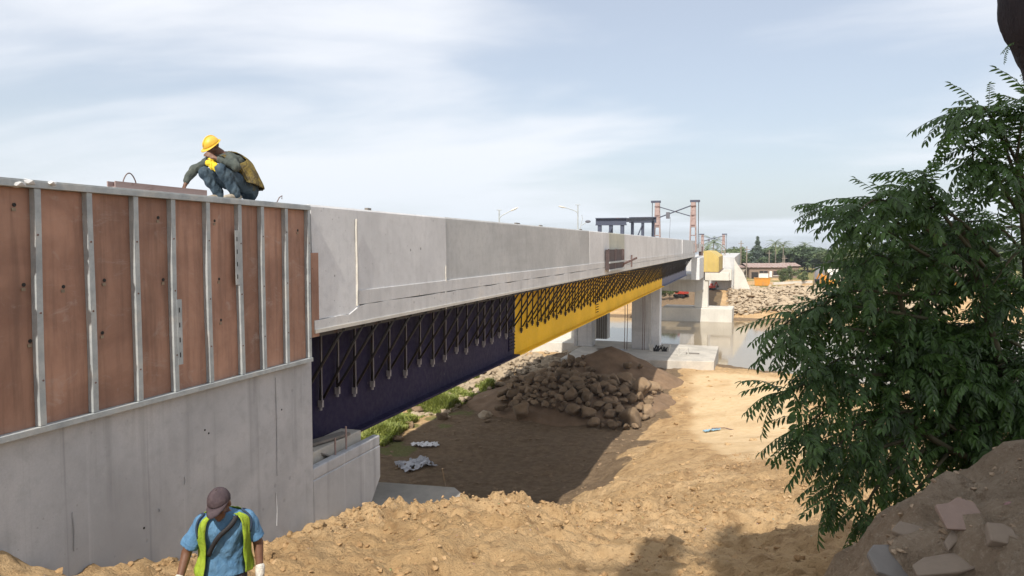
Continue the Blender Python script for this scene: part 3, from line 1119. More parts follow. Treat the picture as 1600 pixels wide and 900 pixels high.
# dark ledger under the overhang
MB().box((-7.35, Y0 + 0.05, DBm - 0.075), (DX - 0.03, YE - 0.5, DBm - 0.004)).build('soffit_boards', M['bracket'], girder)

# plywood box hung on the parapet
q0, q1 = PX(951, 390, DX + 0.2), PX(972, 420, DX + 0.2)
pb = empty('hung_form_box', (DX, q0.y, q1.z), 0, 'small dark plywood form box hung on the deck edge', 'form box')
box('panel', M['dark_ply'], (DX + 0.05, q0.y, q1.z + 0.06), (DX + 0.18, q1.y, q0.z), pb)
for t in (0.0, 0.5, 1.0):
    yy = q0.y + (q1.y - q0.y) * t
    box('stud', M['dark_ply'], (DX + 0.181, yy - 0.05, q1.z), (DX + 0.24, yy + 0.05, q0.z + 0.03), pb)
for z in (q1.z + 0.42, q1.z + 0.04):
    box('rail', M['galv'], (DX + 0.241, q0.y - 0.1, z - 0.04), (DX + 0.30, q1.y + 0.3, z + 0.04), pb)
box('side_board', M['rust'], (DX + 0.05, q1.y + 0.4, q1.z + 0.1), (DX + 0.2, q1.y + 0.75, q0.z), pb)
MB().beam((DX + 0.2, q1.y + 0.5, q1.z + 0.25), (DX + 0.6, q1.y + 2.6, q1.z + 0.55), 0.08, 0.1).build('strut', M['rust'], pb)
box('post', M['rust'], (DX + 0.04, q1.y + 4.2, EYE - 1.25), (DX + 0.1, q1.y + 4.35, EYE - 0.55), pb)

# ------------------------------------------------------------------ near pier on its pad
padz = EYE - 10.75
pa, pb_, pc_ = PZ(889, 552, padz), PZ(1123, 541, padz), PZ(1060, 566, padz)
pad = MB()
pad.prism([(pa.x, pc_.y - 1.0), (pb_.x, pc_.y + 1.5), (pb_.x, pb_.y), (pa.x, pb_.y + 1.0)], 2, -1.2, padz)
pad_o = pad.build('pier_footing', M['conc_pad'], bevel=0.05)
tag(pad_o, 'broad flat concrete footing behind the brown soil heap', 'footing')
pr = empty('bridge_pier', (0, 0, padz), 0, 'grey concrete pier under the yellow girder standing on the flat footing', 'pier')
yp = PZ(1010, 546, padz).y
xa, xb = PX(985, 500, 0.01), None
xr = (lambda px: (ray(px, 500).x / ray(px, 500).y) * yp)
MB().prism([(xr(987), yp), (xr(1018), yp - 0.0), (xr(1018), yp + 2.4), (xr(987), yp + 2.4)], 2, padz + 0.004, GB - 0.05).build('shaft', M['conc_pier'], pr, bevel=0.04)
MB().box((xr(1018) + 0.004, yp + 0.35, padz + 0.004), (xr(1030), yp + 2.1, GB - 0.05)).build('shaft_return', M['conc_light'], pr, bevel=0.03)
MB().box((XL + 1.0, yp + 0.3, GB - 0.9), (xr(987) - 0.004, yp + 2.2, GB - 0.06)).build('crossbeam', M['conc_pier'], pr, bevel=0.03)
MB().box((XL + 1.0, yp + 0.4, padz + 0.004), (XL + 3.0, yp + 2.0, GB - 0.905)).build('shaft', M['conc_pier'], pr, bevel=0.03)
for px in (977, 981, 1005, 1008):
    MB().tube([(xr(px), yp - 0.5, padz), (xr(px) + 0.05, yp - 0.5, padz + 3.5), (xr(px), yp - 0.5, padz + 6.6)], 0.035, 5).build('rebar', M['rust'], pr)

# things on the footing: bundles, a wire basket
for k in range(7):
    px = 1019 + k * 4.3 + random.uniform(-1.5, 1.5)
    q = PZ(px, 549, padz)
    m_ = MB()
    for j in range(5):
        m_.tube([(q.x + random.uniform(-.15, .15), q.y + random.uniform(-.2, .2), padz + 0.01), (q.x + random.uniform(-.35, .35), q.y, padz + random.uniform(0.3, 0.75))], [0.09, 0.05], 5)
    o = m_.build('cable_bundle', M['black'] if k % 3 else M['conc_white'])
    tag(o, 'bundle of dark pipes and cans standing by the near pier', 'bundle', 'bundles beside the near pier')
q = PZ(1060, 556, padz)
bk = MB()
for (dx, dy) in ((0, 0), (0.9, 0), (0.9, 0.6), (0, 0.6)):
    bk.tube([(q.x + dx, q.y + dy, padz), (q.x + dx, q.y + dy, padz + 0.75)], 0.035, 5)
for z in (0.05, 0.75):
    for (a, b) in (((0, 0), (0.9, 0)), ((0.9, 0), (0.9, 0.6)), ((0.9, 0.6), (0, 0.6)), ((0, 0.6), (0, 0))):
        bk.tube([(q.x + a[0], q.y + a[1], padz + z), (q.x + b[0], q.y + b[1], padz + z)], 0.03, 5)
bk.tube([(q.x, q.y, padz + 0.05), (q.x + 0.9, q.y, padz + 0.75)], 0.025, 5)
tag(bk.build('steel_crate', M['conc_white']), 'pale open steel frame on the footing beside the sunlit part', 'frame')
q = PZ(1083, 553, padz)
tag(MB().box((q.x - 0.7, q.y - 0.2, padz + 0.004), (q.x + 0.6, q.y + 0.25, padz + 0.09)).build('timber', M['timber_grey']), 'dark plank lying on the sunlit end of the footing', 'plank')
# water-stained hollow with standing water on the footing
q = PZ(955, 547, padz)
m_ = MB()
ring = [(q.x + 1.5 * math.cos(a) * (1 + 0.25 * math.sin(3 * a)), q.y + 1.6 * math.sin(a), padz + 0.005) for a in np.linspace(0, 2 * math.pi, 20, endpoint=False)]
m_.add(ring, [tuple(range(20))])
tag(m_.build('mud_patch', m_plain('wet_mud', (0.10, 0.075, 0.055), rough=0.35)), 'dark wet mud patch on the footing above the soil heap', 'mud')

# older pier of the neighbouring crossing, sunlit footing
opz = EYE - 10.6
oq = PZ(905, 530, opz)
op = empty('old_pier', (oq.x - 3, oq.y, opz), 0, 'older ribbed pier on a sunlit footing behind the yellow girder', 'pier')
ox = (lambda px: (ray(px, 510).x / ray(px, 510).y) * oq.y)
MB().prism([(ox(840), oq.y - 4), (ox(916), oq.y - 3.2), (ox(922), oq.y + 3), (ox(845), oq.y + 3)], 2, -1, opz).build('footing', M['conc_white'], op, bevel=0.05)
ypp = oq.y + 0.8
MB().box((ox(868), ypp, opz + 0.004), (ox(897), ypp + 2.0, GB - 0.5)).build('shaft', M['conc_white'], op)
MB().box((ox(897) + 0.004, ypp + 0.3, opz + 0.004), (ox(946), ypp + 2.0, GB - 0.5)).build('shaft', M['conc_pier'], op)
for j in range(14):
    xx = ox(897) + (ox(946) - ox(897)) * (j + 0.5) / 14
    MB().box((xx - 0.07, ypp + 0.2, opz + 0.01), (xx + 0.07, ypp + 0.298, GB - 0.5)).build('rib', M['timber_grey'], op)
MB().tube([(ox(928), ypp - 0.2, opz), (ox(929), ypp - 0.2, GB - 0.8)], 0.13, 8).build('drain_pipe', M['conc_white'], op)

# ------------------------------------------------------------------ far pier in the river
fq = PZ(1033, 500.5, 0.0)
fy = fq.y
fx = (lambda px, yy=None: (ray(px, 480).x / ray(px, 480).y) * (yy or fy))
fz = (lambda py, yy=None: EYE - (py - 384) / 1156 * (yy or fy) / math.cos(0.02) * 1.0)
fp = empty('river_pier', (fx(1090), fy, 0), 0, 'far concrete pier with a stepped footing standing in the river', 'pier')
ft = fz(479)
MB().prism([(fx(1033), fy), (fx(1144), fy), (fx(1146), fy + 6.5), (fx(1035), fy + 6.5)], 2, -2.0, ft).build('footing', M['conc_white'], fp, bevel=0.08)
MB().box((fx(1084), fy + 1.6, ft + 0.004), (fx(1105), fy + 4.5, fz(437))).build('column', M['conc_white'], fp, bevel=0.05)
MB().box((fx(1056) - 6.0, fy + 1.8, ft + 0.004), (fx(1056) - 3.0, fy + 4.5, fz(455))).build('column', M['conc_pier'], fp, bevel=0.05)
MB().prism([(fx(1040) - 6, fz(452)), (fx(1083), fz(455)), (fx(1098), fz(451)), (fx(1098), fz(432)), (fx(1040) - 6, fz(432))], 1, fy + 1.2, fy + 4.9).build('cap_beam', M['conc_pier'], fp)
MB().box((fx(1086), fy - 9.5, fz(432) + 0.004), (fx(1098), fy + 4.9, fz(401))).build('end_block', M['conc_light'], fp, bevel=0.04)
MB().box((fx(1100), fy + 1.4, fz(437) + 0.004), (fx(1138), fy + 4.2, fz(425))).build('cap_beam', M['conc_white'], fp, bevel=0.05)
MB().box((fx(1040) - 6, fy - 8, fz(432) + 0.004), (fx(1086) - 0.01, fy + 4.5, fz(424))).build('bearing_shelf', M['conc_pier'], fp)
MB().box((fx(1070), fy - 19.5, DF - 0.1), (fx(1095), fy + 3, DT - 0.4)).build('deck_end', M['conc_light'], fp)

# yellow girder on the next span, and the box of forms beside it
nx0, nx1 = fx(1097), fx(1121)
ng = empty('span_girder', (nx0, fy + 4, fz(424)), 0, 'pale yellow girder of the next span beyond the parapet end', 'girder')
m_ = MB()
m_.prism([(nx0, fz(424)), (nx1, fz(424)), (nx1, fz(401)), (nx0 + 1.2, fz(393)), (nx0, fz(392))], 1, fy + 1.6, fy + 22)
m_.build('web', M['far_yellow'], ng)
MB().box((nx0 - 0.15, fy + 1.4, fz(425) + 0.01), (nx1 + 0.2, fy + 22, fz(424) - 0.004)).build('flange', M['rust'], ng)
for t in (0.0, 0.35, 0.7, 1.0):
    xx = nx0 + (nx1 - nx0) * t
    MB().box((xx - 0.04, fy + 1.45, fz(423.5)), (xx + 0.04, fy + 1.597, fz(402))).build('stiffener', M['far_yellow'], ng)
rb = MB()
rb.box((fx(1091), fy - 0.5, fz(399)), (fx(1097) - 0.05, fy + 1.2, fz(385)))
tag(rb.build('form_stack', M['rust']), 'stack of rusty forms beside the pale yellow girder', 'form stack')

# far abutment with its sloping wing wall
ay = fy + 26
ax_ = (lambda px: fx(px, ay))
az = (lambda py: fz(py, ay))
fa = empty('far_abutment', (ax_(1145), ay, az(455)), 0, 'far abutment with a sunlit sloping wing wall', 'abutment')
MB().box((ax_(1060), ay + 4, -1), (ax_(1146), ay + 120, az(402))).build('wall', M['conc_pier'], fa)
MB().prism([(ax_(1146) + 0.01, az(470)), (ax_(1180), az(470)), (ax_(1171), az(448)), (ax_(1160), az(424)), (ax_(1150), az(411)), (ax_(1146) + 0.01, az(404))], 1, ay + 2.0, ay + 2.8).build('wing_wall', M['conc_white'], fa)
MB().box((ax_(1110), ay + 1.2, az(436)), (ax_(1142), ay + 3.8, az(420))).build('seat_block', M['conc_white'], fa)


# ------------------------------------------------------------------ steel towers and trestle on the deck
def tower(y, x0, x1, z0, z1, lab, sc_=1.0):
    tw = empty('lifting_tower', ((x0 + x1) / 2, y, z0), 0, lab, 'tower', 'lifting frames on the deck')
    for x, sgn in ((x0, -1), (x1, 1)):
        leg = MB()
        w = 0.26 * sc_
        for (dx, dy) in ((-w, -w), (w, -w), (w, w), (-w, w)):
            leg.tube([(x + dx * 1.55, y + dy * 1.55, z0), (x + dx * 0.85, y + dy * 0.85, z1)], 0.075 * sc_, 5)
        n = 6
        for k in range(n + 1):
            t = k / n
            ww = w * (1.55 - 0.7 * t)
            z = z0 + (z1 - z0) * t
            for (a, b) in (((-1, -1), (1, -1)), ((1, -1), (1, 1)), ((1, 1), (-1, 1)), ((-1, 1), (-1, -1))):
                leg.tube([(x + a[0] * ww, y + a[1] * ww, z), (x + b[0] * ww, y + b[1] * ww, z)], 0.05 * sc_, 4)
        lo = leg.build('leg', M['rust_pink'], tw)
        top = MB()
        top.box((x - 0.26 * sc_, y - 0.28, z0 + (z1 - z0) * 0.50), (x + 0.26 * sc_, y + 0.28, z1 - 0.05))
        top.build('mast', M['rust_pink'], lo)
        for t in (0.52, 0.72, 0.9):
            zz = z0 + (z1 - z0) * t
            MB().box((x - 0.33 * sc_, y - 0.33, zz), (x + 0.33 * sc_, y + 0.33, zz + 0.14)).build('collar', M['rust'], lo)
        MB().box((x - 0.4 * sc_ if sgn > 0 else x - 0.8 * sc_, y - 0.3, z1 - 0.05), (x + 0.8 * sc_ if sgn > 0 else x + 0.4 * sc_, y + 0.3, z1 + 0.22)).build('head_beam', M['steel_blue'], lo)
        xx = x + sgn * 0.65 * sc_
        MB().tube([(xx, y, z1), (xx, y, z0 + 0.5)], 0.045, 5).build('hoist_rod', M['bracket'], lo)
    h = z1 - z0
    MB().tube([(x0, y, z1 - h * 0.08), (x1, y, z1 - h * 0.30)], 0.07 * sc_, 6).build('brace', M['steel_blue'], tw)
    MB().tube([(x0, y - 0.15, z1 - h * 0.32), (x1, y - 0.15, z1 - h * 0.06)], 0.085 * sc_, 6).build('brace', M['steel_blue'], tw)
    hb = MB()
    xm = x0 + (x1 - x0) * 0.30
    hb.box((xm - 0.22, y - 0.3, z1 - h * 0.33), (xm + 0.22, y + 0.1, z1 - h * 0.20))
    hb.tube([(xm + 0.3, y, z1 - h * 0.3), (xm + 0.15, y, z0 + 0.3)], 0.02, 4)
    hb.build('hoist_block', M['grey_girder'], tw)
    return tw


ty = 96.5
tx = (lambda px, y_: (ray(px, 350).x / ray(px, 350).y) * y_)
tower(ty, tx(1027, ty), tx(1083, ty), DF + 0.01, EYE + 5.55, 'tall rusty lifting frame with crossed braces at the deck end')
ty2 = 186.0
tower(ty2, tx(1098, ty2), tx(1131, ty2), az(402), EYE + 2.7, 'farther lifting frame with crossed braces above the yellow girder', 1.0)

tf = empty('steel_trestle', (-9.8, 62, DF), 0, 'dark blue steel beam trestle standing on the deck', 'trestle')
zt1, zt2 = EYE + 1.80, EYE + 2.45
yA1, yB1 = 55.0, 71.0
xs = ((-10.7, -9.0), (-10.65, -8.7))
for (yy, (x0, x1), zz) in ((yA1, xs[0], zt1), (yB1, xs[1], zt2)):
    MB().ibeam((x0 - 0.3, yy, zz), (x1 + 0.3, yy, zz), 0.4, 0.55, 0.06).build('cross_beam', M['steel_blue'], tf)
    for x in (x0, (x0 + x1) / 2, x1):
        lg = MB().ibeam((x, yy, DF), (x, yy, zz - 0.28), 0.26, 0.26, 0.04).build('leg', M['steel_blue'], tf)
        MB().box((x - 0.2, yy - 0.2, DF + 0.004), (x + 0.2, yy + 0.2, DF + 0.06)).build('base_plate', M['steel_blue'], lg)
    MB().beam((x0 + 0.1, yy - 0.3, DF + 0.6), (x0 + 1.0, yy - 0.3, zz - 0.4), 0.1, 0.1).build('knee_brace', M['steel_blue'], tf)
MB().ibeam((xs[0][0], yA1 + 0.2, zt1 + 0.1), (xs[1][0], yB1 - 0.2, zt2 + 0.05), 0.22, 0.30, 0.05).build('long_beam', M['steel_blue'], tf)
MB().ibeam((xs[0][1], yA1 + 0.2, zt1 + 0.1), (xs[1][1], yB1 - 0.2, zt2 + 0.05), 0.22, 0.30, 0.05).build('long_beam', M['steel_blue'], tf)


# ------------------------------------------------------------------ street lamps on the road behind the bridge
def lamp(px, ytop, D, pa, lab, arm2=None):
    b = P(px, ytop, D)
    t = empty('street_lamp', (b.x, b.y, EYE - 3), 0, lab, 'street lamp', 'street lamps behind the parapet')
    MB().tube([(b.x, b.y, EYE - 9), (b.x, b.y, b.z)], [0.09, 0.06], 8).build('pole', M['galv'], t)
    e = P(pa[0], pa[1], D)
    c = (b + e) / 2 + Vector((0, 0, -0.25 if arm2 is None else 0.1))
    s0 = P(px, pa[2], D)
    a = MB().tube([s0, s0 * 0.6 + c * 0.4 + Vector((0, 0, 0.05)), c * 0.5 + e * 0.5, e], 0.045, 6).build('arm', M['galv'], t)
    d = (e - c).normalized()
    MB().ico(e + d * 0.15, (0.36, 0.16, 0.08), 2, d.to_track_quat('X', 'Z').to_matrix()).build('lamp_head', M['conc_white'], a)
    u, v = P(px - 4, ytop, D), P(px + 4, ytop, D)
    MB().tube([u, v], 0.03, 5).build('crossbar', M['galv'], t)
    return t


lamp(780, 328, 60, (801, 328, 341), 'slim street lamp with its arm toward the river above the grey parapet')
lamp(903, 320, 66, (881, 324, 333), 'taller street lamp with its arm pointing back along the deck')
q = P(917, 347, 66)
l3 = empty('street_lamp', (q.x, q.y, EYE), 0, 'low lamp head on a bowed pole beside the taller street lamp', 'street lamp', 'street lamps behind the parapet')
bow = [P(906, 360, 66), P(908, 350, 66), P(910, 342, 66), P(909, 336, 66)]
MB().tube([P(906, 420, 66)] + bow, 0.03, 5).build('pole', M['galv'], l3)
MB().tube([P(909, 352, 66), P(917, 347, 66)], 0.03, 5).build('arm', M['galv'], l3)
MB().ico(q + Vector((0.1, 0, 0.05)), (0.26, 0.2, 0.13), 2).build('lamp_head', M['grey_girder'], l3)


# ------------------------------------------------------------------ rocks and soil under the bridge
def rock_mesh(name, seed, mat, sub=3, flat=0.8, cuts=7, rough=0.10):
    rs = random.Random(seed)
    bm = bmesh.new()
    bmesh.ops.create_icosphere(bm, subdivisions=sub, radius=1.0)
    planes = []
    for _ in range(cuts):
        d = Vector((rs.gauss(0, 1), rs.gauss(0, 1), rs.gauss(0, 1))).normalized()
        planes.append((d, rs.uniform(0.50, 0.85)))
    off = Vector((seed * 3.1, seed * 1.7, seed * 2.3))
    for v in bm.verts:
        p = v.co.copy()
        p *= 1 + 0.22 * mnoise.noise(p * 0.9 + off)
        for d, c in planes:
            e = p.dot(d) - c
            if e > 0:
                p -= d * e * 0.95
        p *= 1 + rough * mnoise.noise(p * 3.3 + off) + rough * 0.4 * mnoise.noise(p * 8 + off)
        v.co = Vector((p.x, p.y * 0.9, p.z * flat))
    me = bpy.data.meshes.new(name)
    bm.to_mesh(me)
    bm.free()
    me.materials.append(mat)
    me.polygons.foreach_set('use_smooth', [True] * len(me.polygons))
    return me


def m_rock(name, c, c2, dust):
    t = NT(name)
    p = t.pos(1, True)
    n1 = t.noise(p, 1.3, 7, 0.6)
    n2 = t.noise(p, 7, 6, 0.65)
    nz = t.n('ShaderNodeSeparateXYZ')
    t.put(nz.inputs[0], t.n('ShaderNodeNewGeometry').outputs['Normal'])
    col = t.mix(t.ramp(n1, 0.3, 0.7), c, c2)
    col = t.mix(t.ramp(n2, 0.5, 0.8, 0, 0.5), col, sc(c, 0.6))
    col = t.mix(t.math('MULTIPLY', t.ramp(nz.outputs[2], 0.1, 0.9), t.ramp(n2, 0.35, 0.6, 0.2, 0.8)), col, dust)
    oi = t.n('ShaderNodeObjectInfo').outputs['Random']
    vm = t.n('ShaderNodeVectorMath', operation='SCALE')
    t.put(vm.inputs[0], col)
    t.put(vm.inputs['Scale'], t.ramp(oi, 0, 1, 0.75, 1.25, False))
    return t.done(vm.outputs[0], 0.92, 0, t.bump(t.math('ADD', n1, t.math('MULTIPLY', n2, 0.5)), 0.5, 0.08), 0.2)


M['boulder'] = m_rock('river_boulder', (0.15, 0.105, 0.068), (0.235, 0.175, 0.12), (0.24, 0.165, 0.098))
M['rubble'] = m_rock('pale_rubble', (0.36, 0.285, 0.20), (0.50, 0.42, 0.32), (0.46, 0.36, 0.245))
M['soil'] = m_plain('dug_brown_soil', (0.235, 0.16, 0.105), (0.17, 0.115, 0.075), 1.2, 0.95, 0, 0.9, obj=False, spec=0.1)
M['clod'] = m_plain('dry_clods', (0.40, 0.27, 0.145), (0.27, 0.17, 0.085), 3.0, 0.95, 0, 0.9, obj=False, spec=0.1, dirt=0.4, dirtc=(0.52, 0.40, 0.26))

M['soil_pale'] = m_plain('pale_bank_earth', (0.40, 0.31, 0.22), (0.30, 0.22, 0.15), 9.0, 0.95, 0, 0.9, obj=False, spec=0.1)

FLATZ = EYE - 11.25
hp = PZ(958, 600, FLATZ)                        # foot of the heap
heapc = Vector((hp.x - 0.6, hp.y + 2.2, 0))
pilec = PZ(890, 628, FLATZ)


def pile_h(x, y):
    cone = np.maximum(0, 3.1 - 0.62 * np.sqrt(((x - heapc.x) * 0.82) ** 2 + ((y - heapc.y) * 1.0) ** 2))
    cone = np.where(cone > 2.5, 2.5 + (cone - 2.5) * 0.55, cone)
    q = 1 - (((x - pilec.x) * math.cos(0.25) + (y - pilec.y) * math.sin(0.25)) / 7.5) ** 2 - ((-(x - pilec.x) * math.sin(0.25) + (y - pilec.y) * math.cos(0.25)) / 6.5) ** 2
    return np.maximum(cone, 1.35 * np.clip(q, 0, 1) ** 0.8)


hx = np.arange(pilec.x - 10, pilec.x + 13, 0.22)
hy = np.arange(pilec.y - 9, pilec.y + 14, 0.22)
HX, HY = np.meshgrid(hx, hy)
ph_ = pile_h(HX, HY)
HZ = height(HX, HY) - 0.12 + np.where(ph_ > 0.01, ph_ + 0.10 + 0.22 * fbm(HX * 0.8, HY * 0.8, 4, 5), -0.3)
m_ = MB()
i_ = np.arange(HX.size).reshape(HX.shape)
m_.v = [tuple(v) for v in np.stack([HX.ravel(), HY.ravel(), HZ.ravel()], 1)]
keep = (ph_[:-1, :-1] + ph_[1:, 1:] + ph_[1:, :-1] + ph_[:-1, 1:]) > 0.02
m_.f = [tuple(int(c) for c in q) for q in np.stack([i_[:-1, :-1][keep], i_[:-1, 1:][keep], i_[1:, 1:][keep], i_[1:, :-1][keep]], 1)]
heap = m_.build('soil_heap', M['soil'], smooth=True)
tag(heap, 'cone-topped heap of brown soil behind the boulders in the bridge shade', 'soil heap')


def pile_ground(x, y):
    return hz_(x, y) + float(pile_h(x, y))


random.seed(21)
rocks = [rock_mesh('boulder', 10 + k, M['boulder'], 3, random.uniform(0.65, 0.95), 15, 0.09) for k in range(9)]
poly = [PZ(px, py, FLATZ) for px, py in ((772, 652), (800, 616), (832, 592), (880, 582), (945, 606), (1000, 596), (1030, 612), (1022, 650), (990, 674), (940, 668), (905, 660), (830, 648), (770, 652))]


def inside(x, y, pl):
    c = False
    n = len(pl)
    for i in range(n):
        a, b = pl[i], pl[(i + 1) % n]
        if (a.y > y) != (b.y > y) and x < (b.x - a.x) * (y - a.y) / (b.y - a.y) + a.x:
            c = not c
    return c


placed = []


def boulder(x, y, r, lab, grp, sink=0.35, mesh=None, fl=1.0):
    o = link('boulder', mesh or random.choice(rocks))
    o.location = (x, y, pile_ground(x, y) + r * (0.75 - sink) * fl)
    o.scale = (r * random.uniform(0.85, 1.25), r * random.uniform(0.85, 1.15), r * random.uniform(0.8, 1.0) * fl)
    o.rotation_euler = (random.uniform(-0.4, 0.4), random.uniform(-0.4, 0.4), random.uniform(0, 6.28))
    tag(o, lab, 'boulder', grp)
    placed.append((x, y, r))
    return o


for px, py, r, lab in ((1003, 622, 0.98, 'largest pale boulder at the sunlit edge of the pile'), (986, 648, 0.92, 'broad flat boulder at the lower right of the pile'), (976, 606, 0.85, 'big upright boulder just behind the largest pale one'),
                       (1012, 640, 0.7, 'boulder half in the sun at the edge of the bridge shade'), (815, 640, 0.85, 'big round boulder at the front left of the pile'), (892, 632, 0.7, 'pale round boulder at the front middle of the pile')):
    q = PZ(px, py + 6, FLATZ + 0.4)
    boulder(q.x, q.y, r, lab, 'boulders in the pile', 0.15)
bx = [p.x for p in poly]
by = [p.y for p in poly]
tries = 0
while len(placed) < 298 and tries < 16000:
    tries += 1
    x, y = random.uniform(min(bx), max(bx)), random.uniform(min(by), max(by))
    if not inside(x, y, poly):
        continue
    r = random.choice((0.24, 0.30, 0.36, 0.42, 0.48, 0.55, 0.64))
    if any((x - a) ** 2 + (y - b) ** 2 < (0.66 * (r + c)) ** 2 for a, b, c in placed):
        continue
    if float(pile_h(x, y)) > 1.9 or (x > heapc.x - 3.0 and y > heapc.y - 5.2 + 0.25 * abs(x - heapc.x) and random.random() < 0.93):
        continue
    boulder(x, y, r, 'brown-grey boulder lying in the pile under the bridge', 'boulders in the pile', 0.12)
# strays around the pile and on the flat
for px, py, r in ((652, 645, 0.5), (640, 668, 0.42), (705, 632, 0.4), (735, 628, 0.45), (690, 655, 0.5), (762, 660, 0.25), (620, 690, 0.45), (668, 640, 0.35)):
    q = onground(px, py, 20)
    o = link('boulder', random.choice(rocks))
    o.location = (q.x, q.y, q.z + r * 0.3)
    o.scale = (r, r * 0.9, r * 0.75)
    o.rotation_euler = (0.2, 0.1, random.uniform(0, 6))
    tag(o, 'stray boulder lying between the grass and the pile', 'boulder', 'stray boulders by the grass')


def tri_data(me):
    co = np.empty(len(me.vertices) * 3, np.float32)
    me.vertices.foreach_get('co', co)
    me.calc_loop_triangles()
    tr_ = np.empty(len(me.loop_triangles) * 3, np.int32)
    me.loop_triangles.foreach_get('vertices', tr_)
    return co.reshape(-1, 3), tr_.reshape(-1, 3)


def tri_mesh(name, vl, fl, mat, smooth=False):
    V, F = np.concatenate(vl).astype(np.float32), np.concatenate(fl).astype(np.int32)
    me = bpy.data.meshes.new(name)
    me.vertices.add(len(V))
    me.vertices.foreach_set('co', V.ravel())
    me.loops.add(F.size)
    me.loops.foreach_set('vertex_index', F.ravel())
    me.polygons.add(len(F))
    me.polygons.foreach_set('loop_start', np.arange(0, F.size, 3, dtype=np.int32))
    me.polygons.foreach_set('loop_total', np.full(len(F), 3, dtype=np.int32))
    me.polygons.foreach_set('use_smooth', np.full(len(F), smooth, dtype=bool))
    me.update()
    me.materials.append(mat)
    return me


def scatter(name, meshes, pts, mat, kind='stuff', label=None, cat=None, smooth=False):
    """many small solids joined into one object; pts: (x,y,z,sx,sy,sz,rx,ry,rz)"""
    dat = [tri_data(me) for me in meshes]
    vl, fl, b = [], [], 0
    for (x, y, z, sx, sy, sz, rx, ry, rz) in pts:
        co, fs = dat[random.randrange(len(dat))]
        m3 = np.array(Euler((rx, ry, rz)).to_matrix(), np.float32)
        vl.append((co * np.array([sx, sy, sz], np.float32)) @ m3.T + np.array([x, y, z], np.float32))
        fl.append(fs + b)
        b += len(co)
    o = link(name, tri_mesh(name, vl, fl, mat, smooth))
    tag(o, label, cat, kind=kind)
    return o


small = [rock_mesh('clod', 40 + k, M['clod'], 1, random.uniform(0.6, 0.9), 7, 0.5) for k in range(6)]
lumps = [rock_mesh('clod', 140 + k, M['ground'], 3, random.uniform(0.6, 0.8), 9, 0.45) for k in range(5)]
med = [rock_mesh('stone', 60 + k, M['rubble'], 1, random.uniform(0.5, 0.8), 7, 0.2) for k in range(6)]
# clods and crumbs over the loose dirt
pts = []
N = 34000
X = rng.uniform(-6.6, 5.5, N)
Y = 4.2 + (rng.random(N) ** 1.6) * 26
w = (X > -6.6 + np.maximum(0, Y - 12.6) * 0.35)
ridge = np.exp(-((Y - (12.2 + (X + 4) * 0.45)) / 1.8) ** 2)
dens = 0.12 + 0.8 * ridge + 0.35 * (fbm(X * 0.8, Y * 0.8, 3, 91) > 0.05)
w &= rng.random(N) < dens

X, Y = X[w], Y[w]
Z = height(X, Y)
for x, y, z in zip(X, Y, Z):
    s = 0.009 + 0.048 * random.random() ** 4.6 + 0.0006 * y
    if x > 0.1 and y < 6:
        s *= 0.55
    if abs(y - (12.2 + (x + 4) * 0.45)) < 2.2 and random.random() < 0.08:
        s *= 1.9
    pts.append((x, y, z + s * 0.15, s * random.uniform(0.8, 1.4), s, s * random.uniform(0.6, 0.95), random.uniform(-.5, .5), random.uniform(-.5, .5), random.uniform(0, 6)))
scatter('dirt_clods', small, pts, M['clod'], label='loose clods and crumbs of dry earth on the near slope', cat='clods')
pts = []
for k in range(2600):
    x, y = random.uniform(0.2, 3.4), random.uniform(2.2, 5.0)
    s = 0.004 + 0.022 * random.random() ** 4
    pts.append((x, y, hz_(x, y) + s * 0.1, s * random.uniform(0.8, 1.4), s, s * random.uniform(0.6, 0.95), random.uniform(-.5, .5), random.uniform(-.5, .5), random.uniform(0, 6)))
scatter('bank_crumbs', small, pts, M['soil_pale'], label='crumbs of earth on the near bank', cat='crumbs')
# stones on the sandy slope farther out
pts = []
for k in range(1500):
    x, y = random.uniform(-5.5, 12), random.uniform(14, 70)
    s = (0.03 + 0.14 * random.random() ** 5) * (0.7 + y / 60)
    if track_mask(np.array([x]), np.array([y]))[0] > 0.4 and random.random() < 0.85:
        continue
    pts.append((x, y, hz_(x, y) + s * 0.1, s * random.uniform(0.8, 1.6), s, s * 0.6, random.uniform(-.3, .3), random.uniform(-.3, .3), random.uniform(0, 6)))
scatter('slope_stones', small + med, pts, M['ground'], label='small stones strewn over the sandy slope', cat='stones')
# bigger clods one can pick out on the ridge
for j, (px, py, r) in enumerate(((452, 838, 0.13), (500, 825, 0.17), (530, 820, 0.15), (560, 812, 0.12), (680, 781, 0.14), (733, 775, 0.13), (905, 800, 0.10), (870, 820, 0.12), (745, 868, 0.12), (240, 868, 0.15), (262, 880, 0.14), (420, 872, 0.13), (1078, 828, 0.14), (1120, 850, 0.12), (1375, 846, 0.10), (975, 770, 0.13))):
    q = onground(px, py, 6)
    o = link('clod', random.choice(lumps))
    r *= 0.65
    o.location = (q.x, q.y, q.z + r * 0.05)
    o.scale = (r * 1.2, r, r * 0.85)
    o.rotation_euler = (0.3, 0.2, j)
    tag(o, 'lump of dry earth resting on the dug ridge', 'earth lump', 'lumps of earth on the ridge')
# crumbs and stones on the dark flat
pts = []
for k in range(1400):
    x, y = random.uniform(-19, -6), random.uniform(18, 56)
    s = 0.03 + 0.13 * random.random() ** 4
    pts.append((x, y, hz_(x, y) + s * 0.1, s * 1.3, s, s * 0.6, 0, 0, random.uniform(0, 6)))
scatter('flat_stones', small + med, pts, M['boulder'], label='small stones on the dark flat under the bridge', cat='stones')
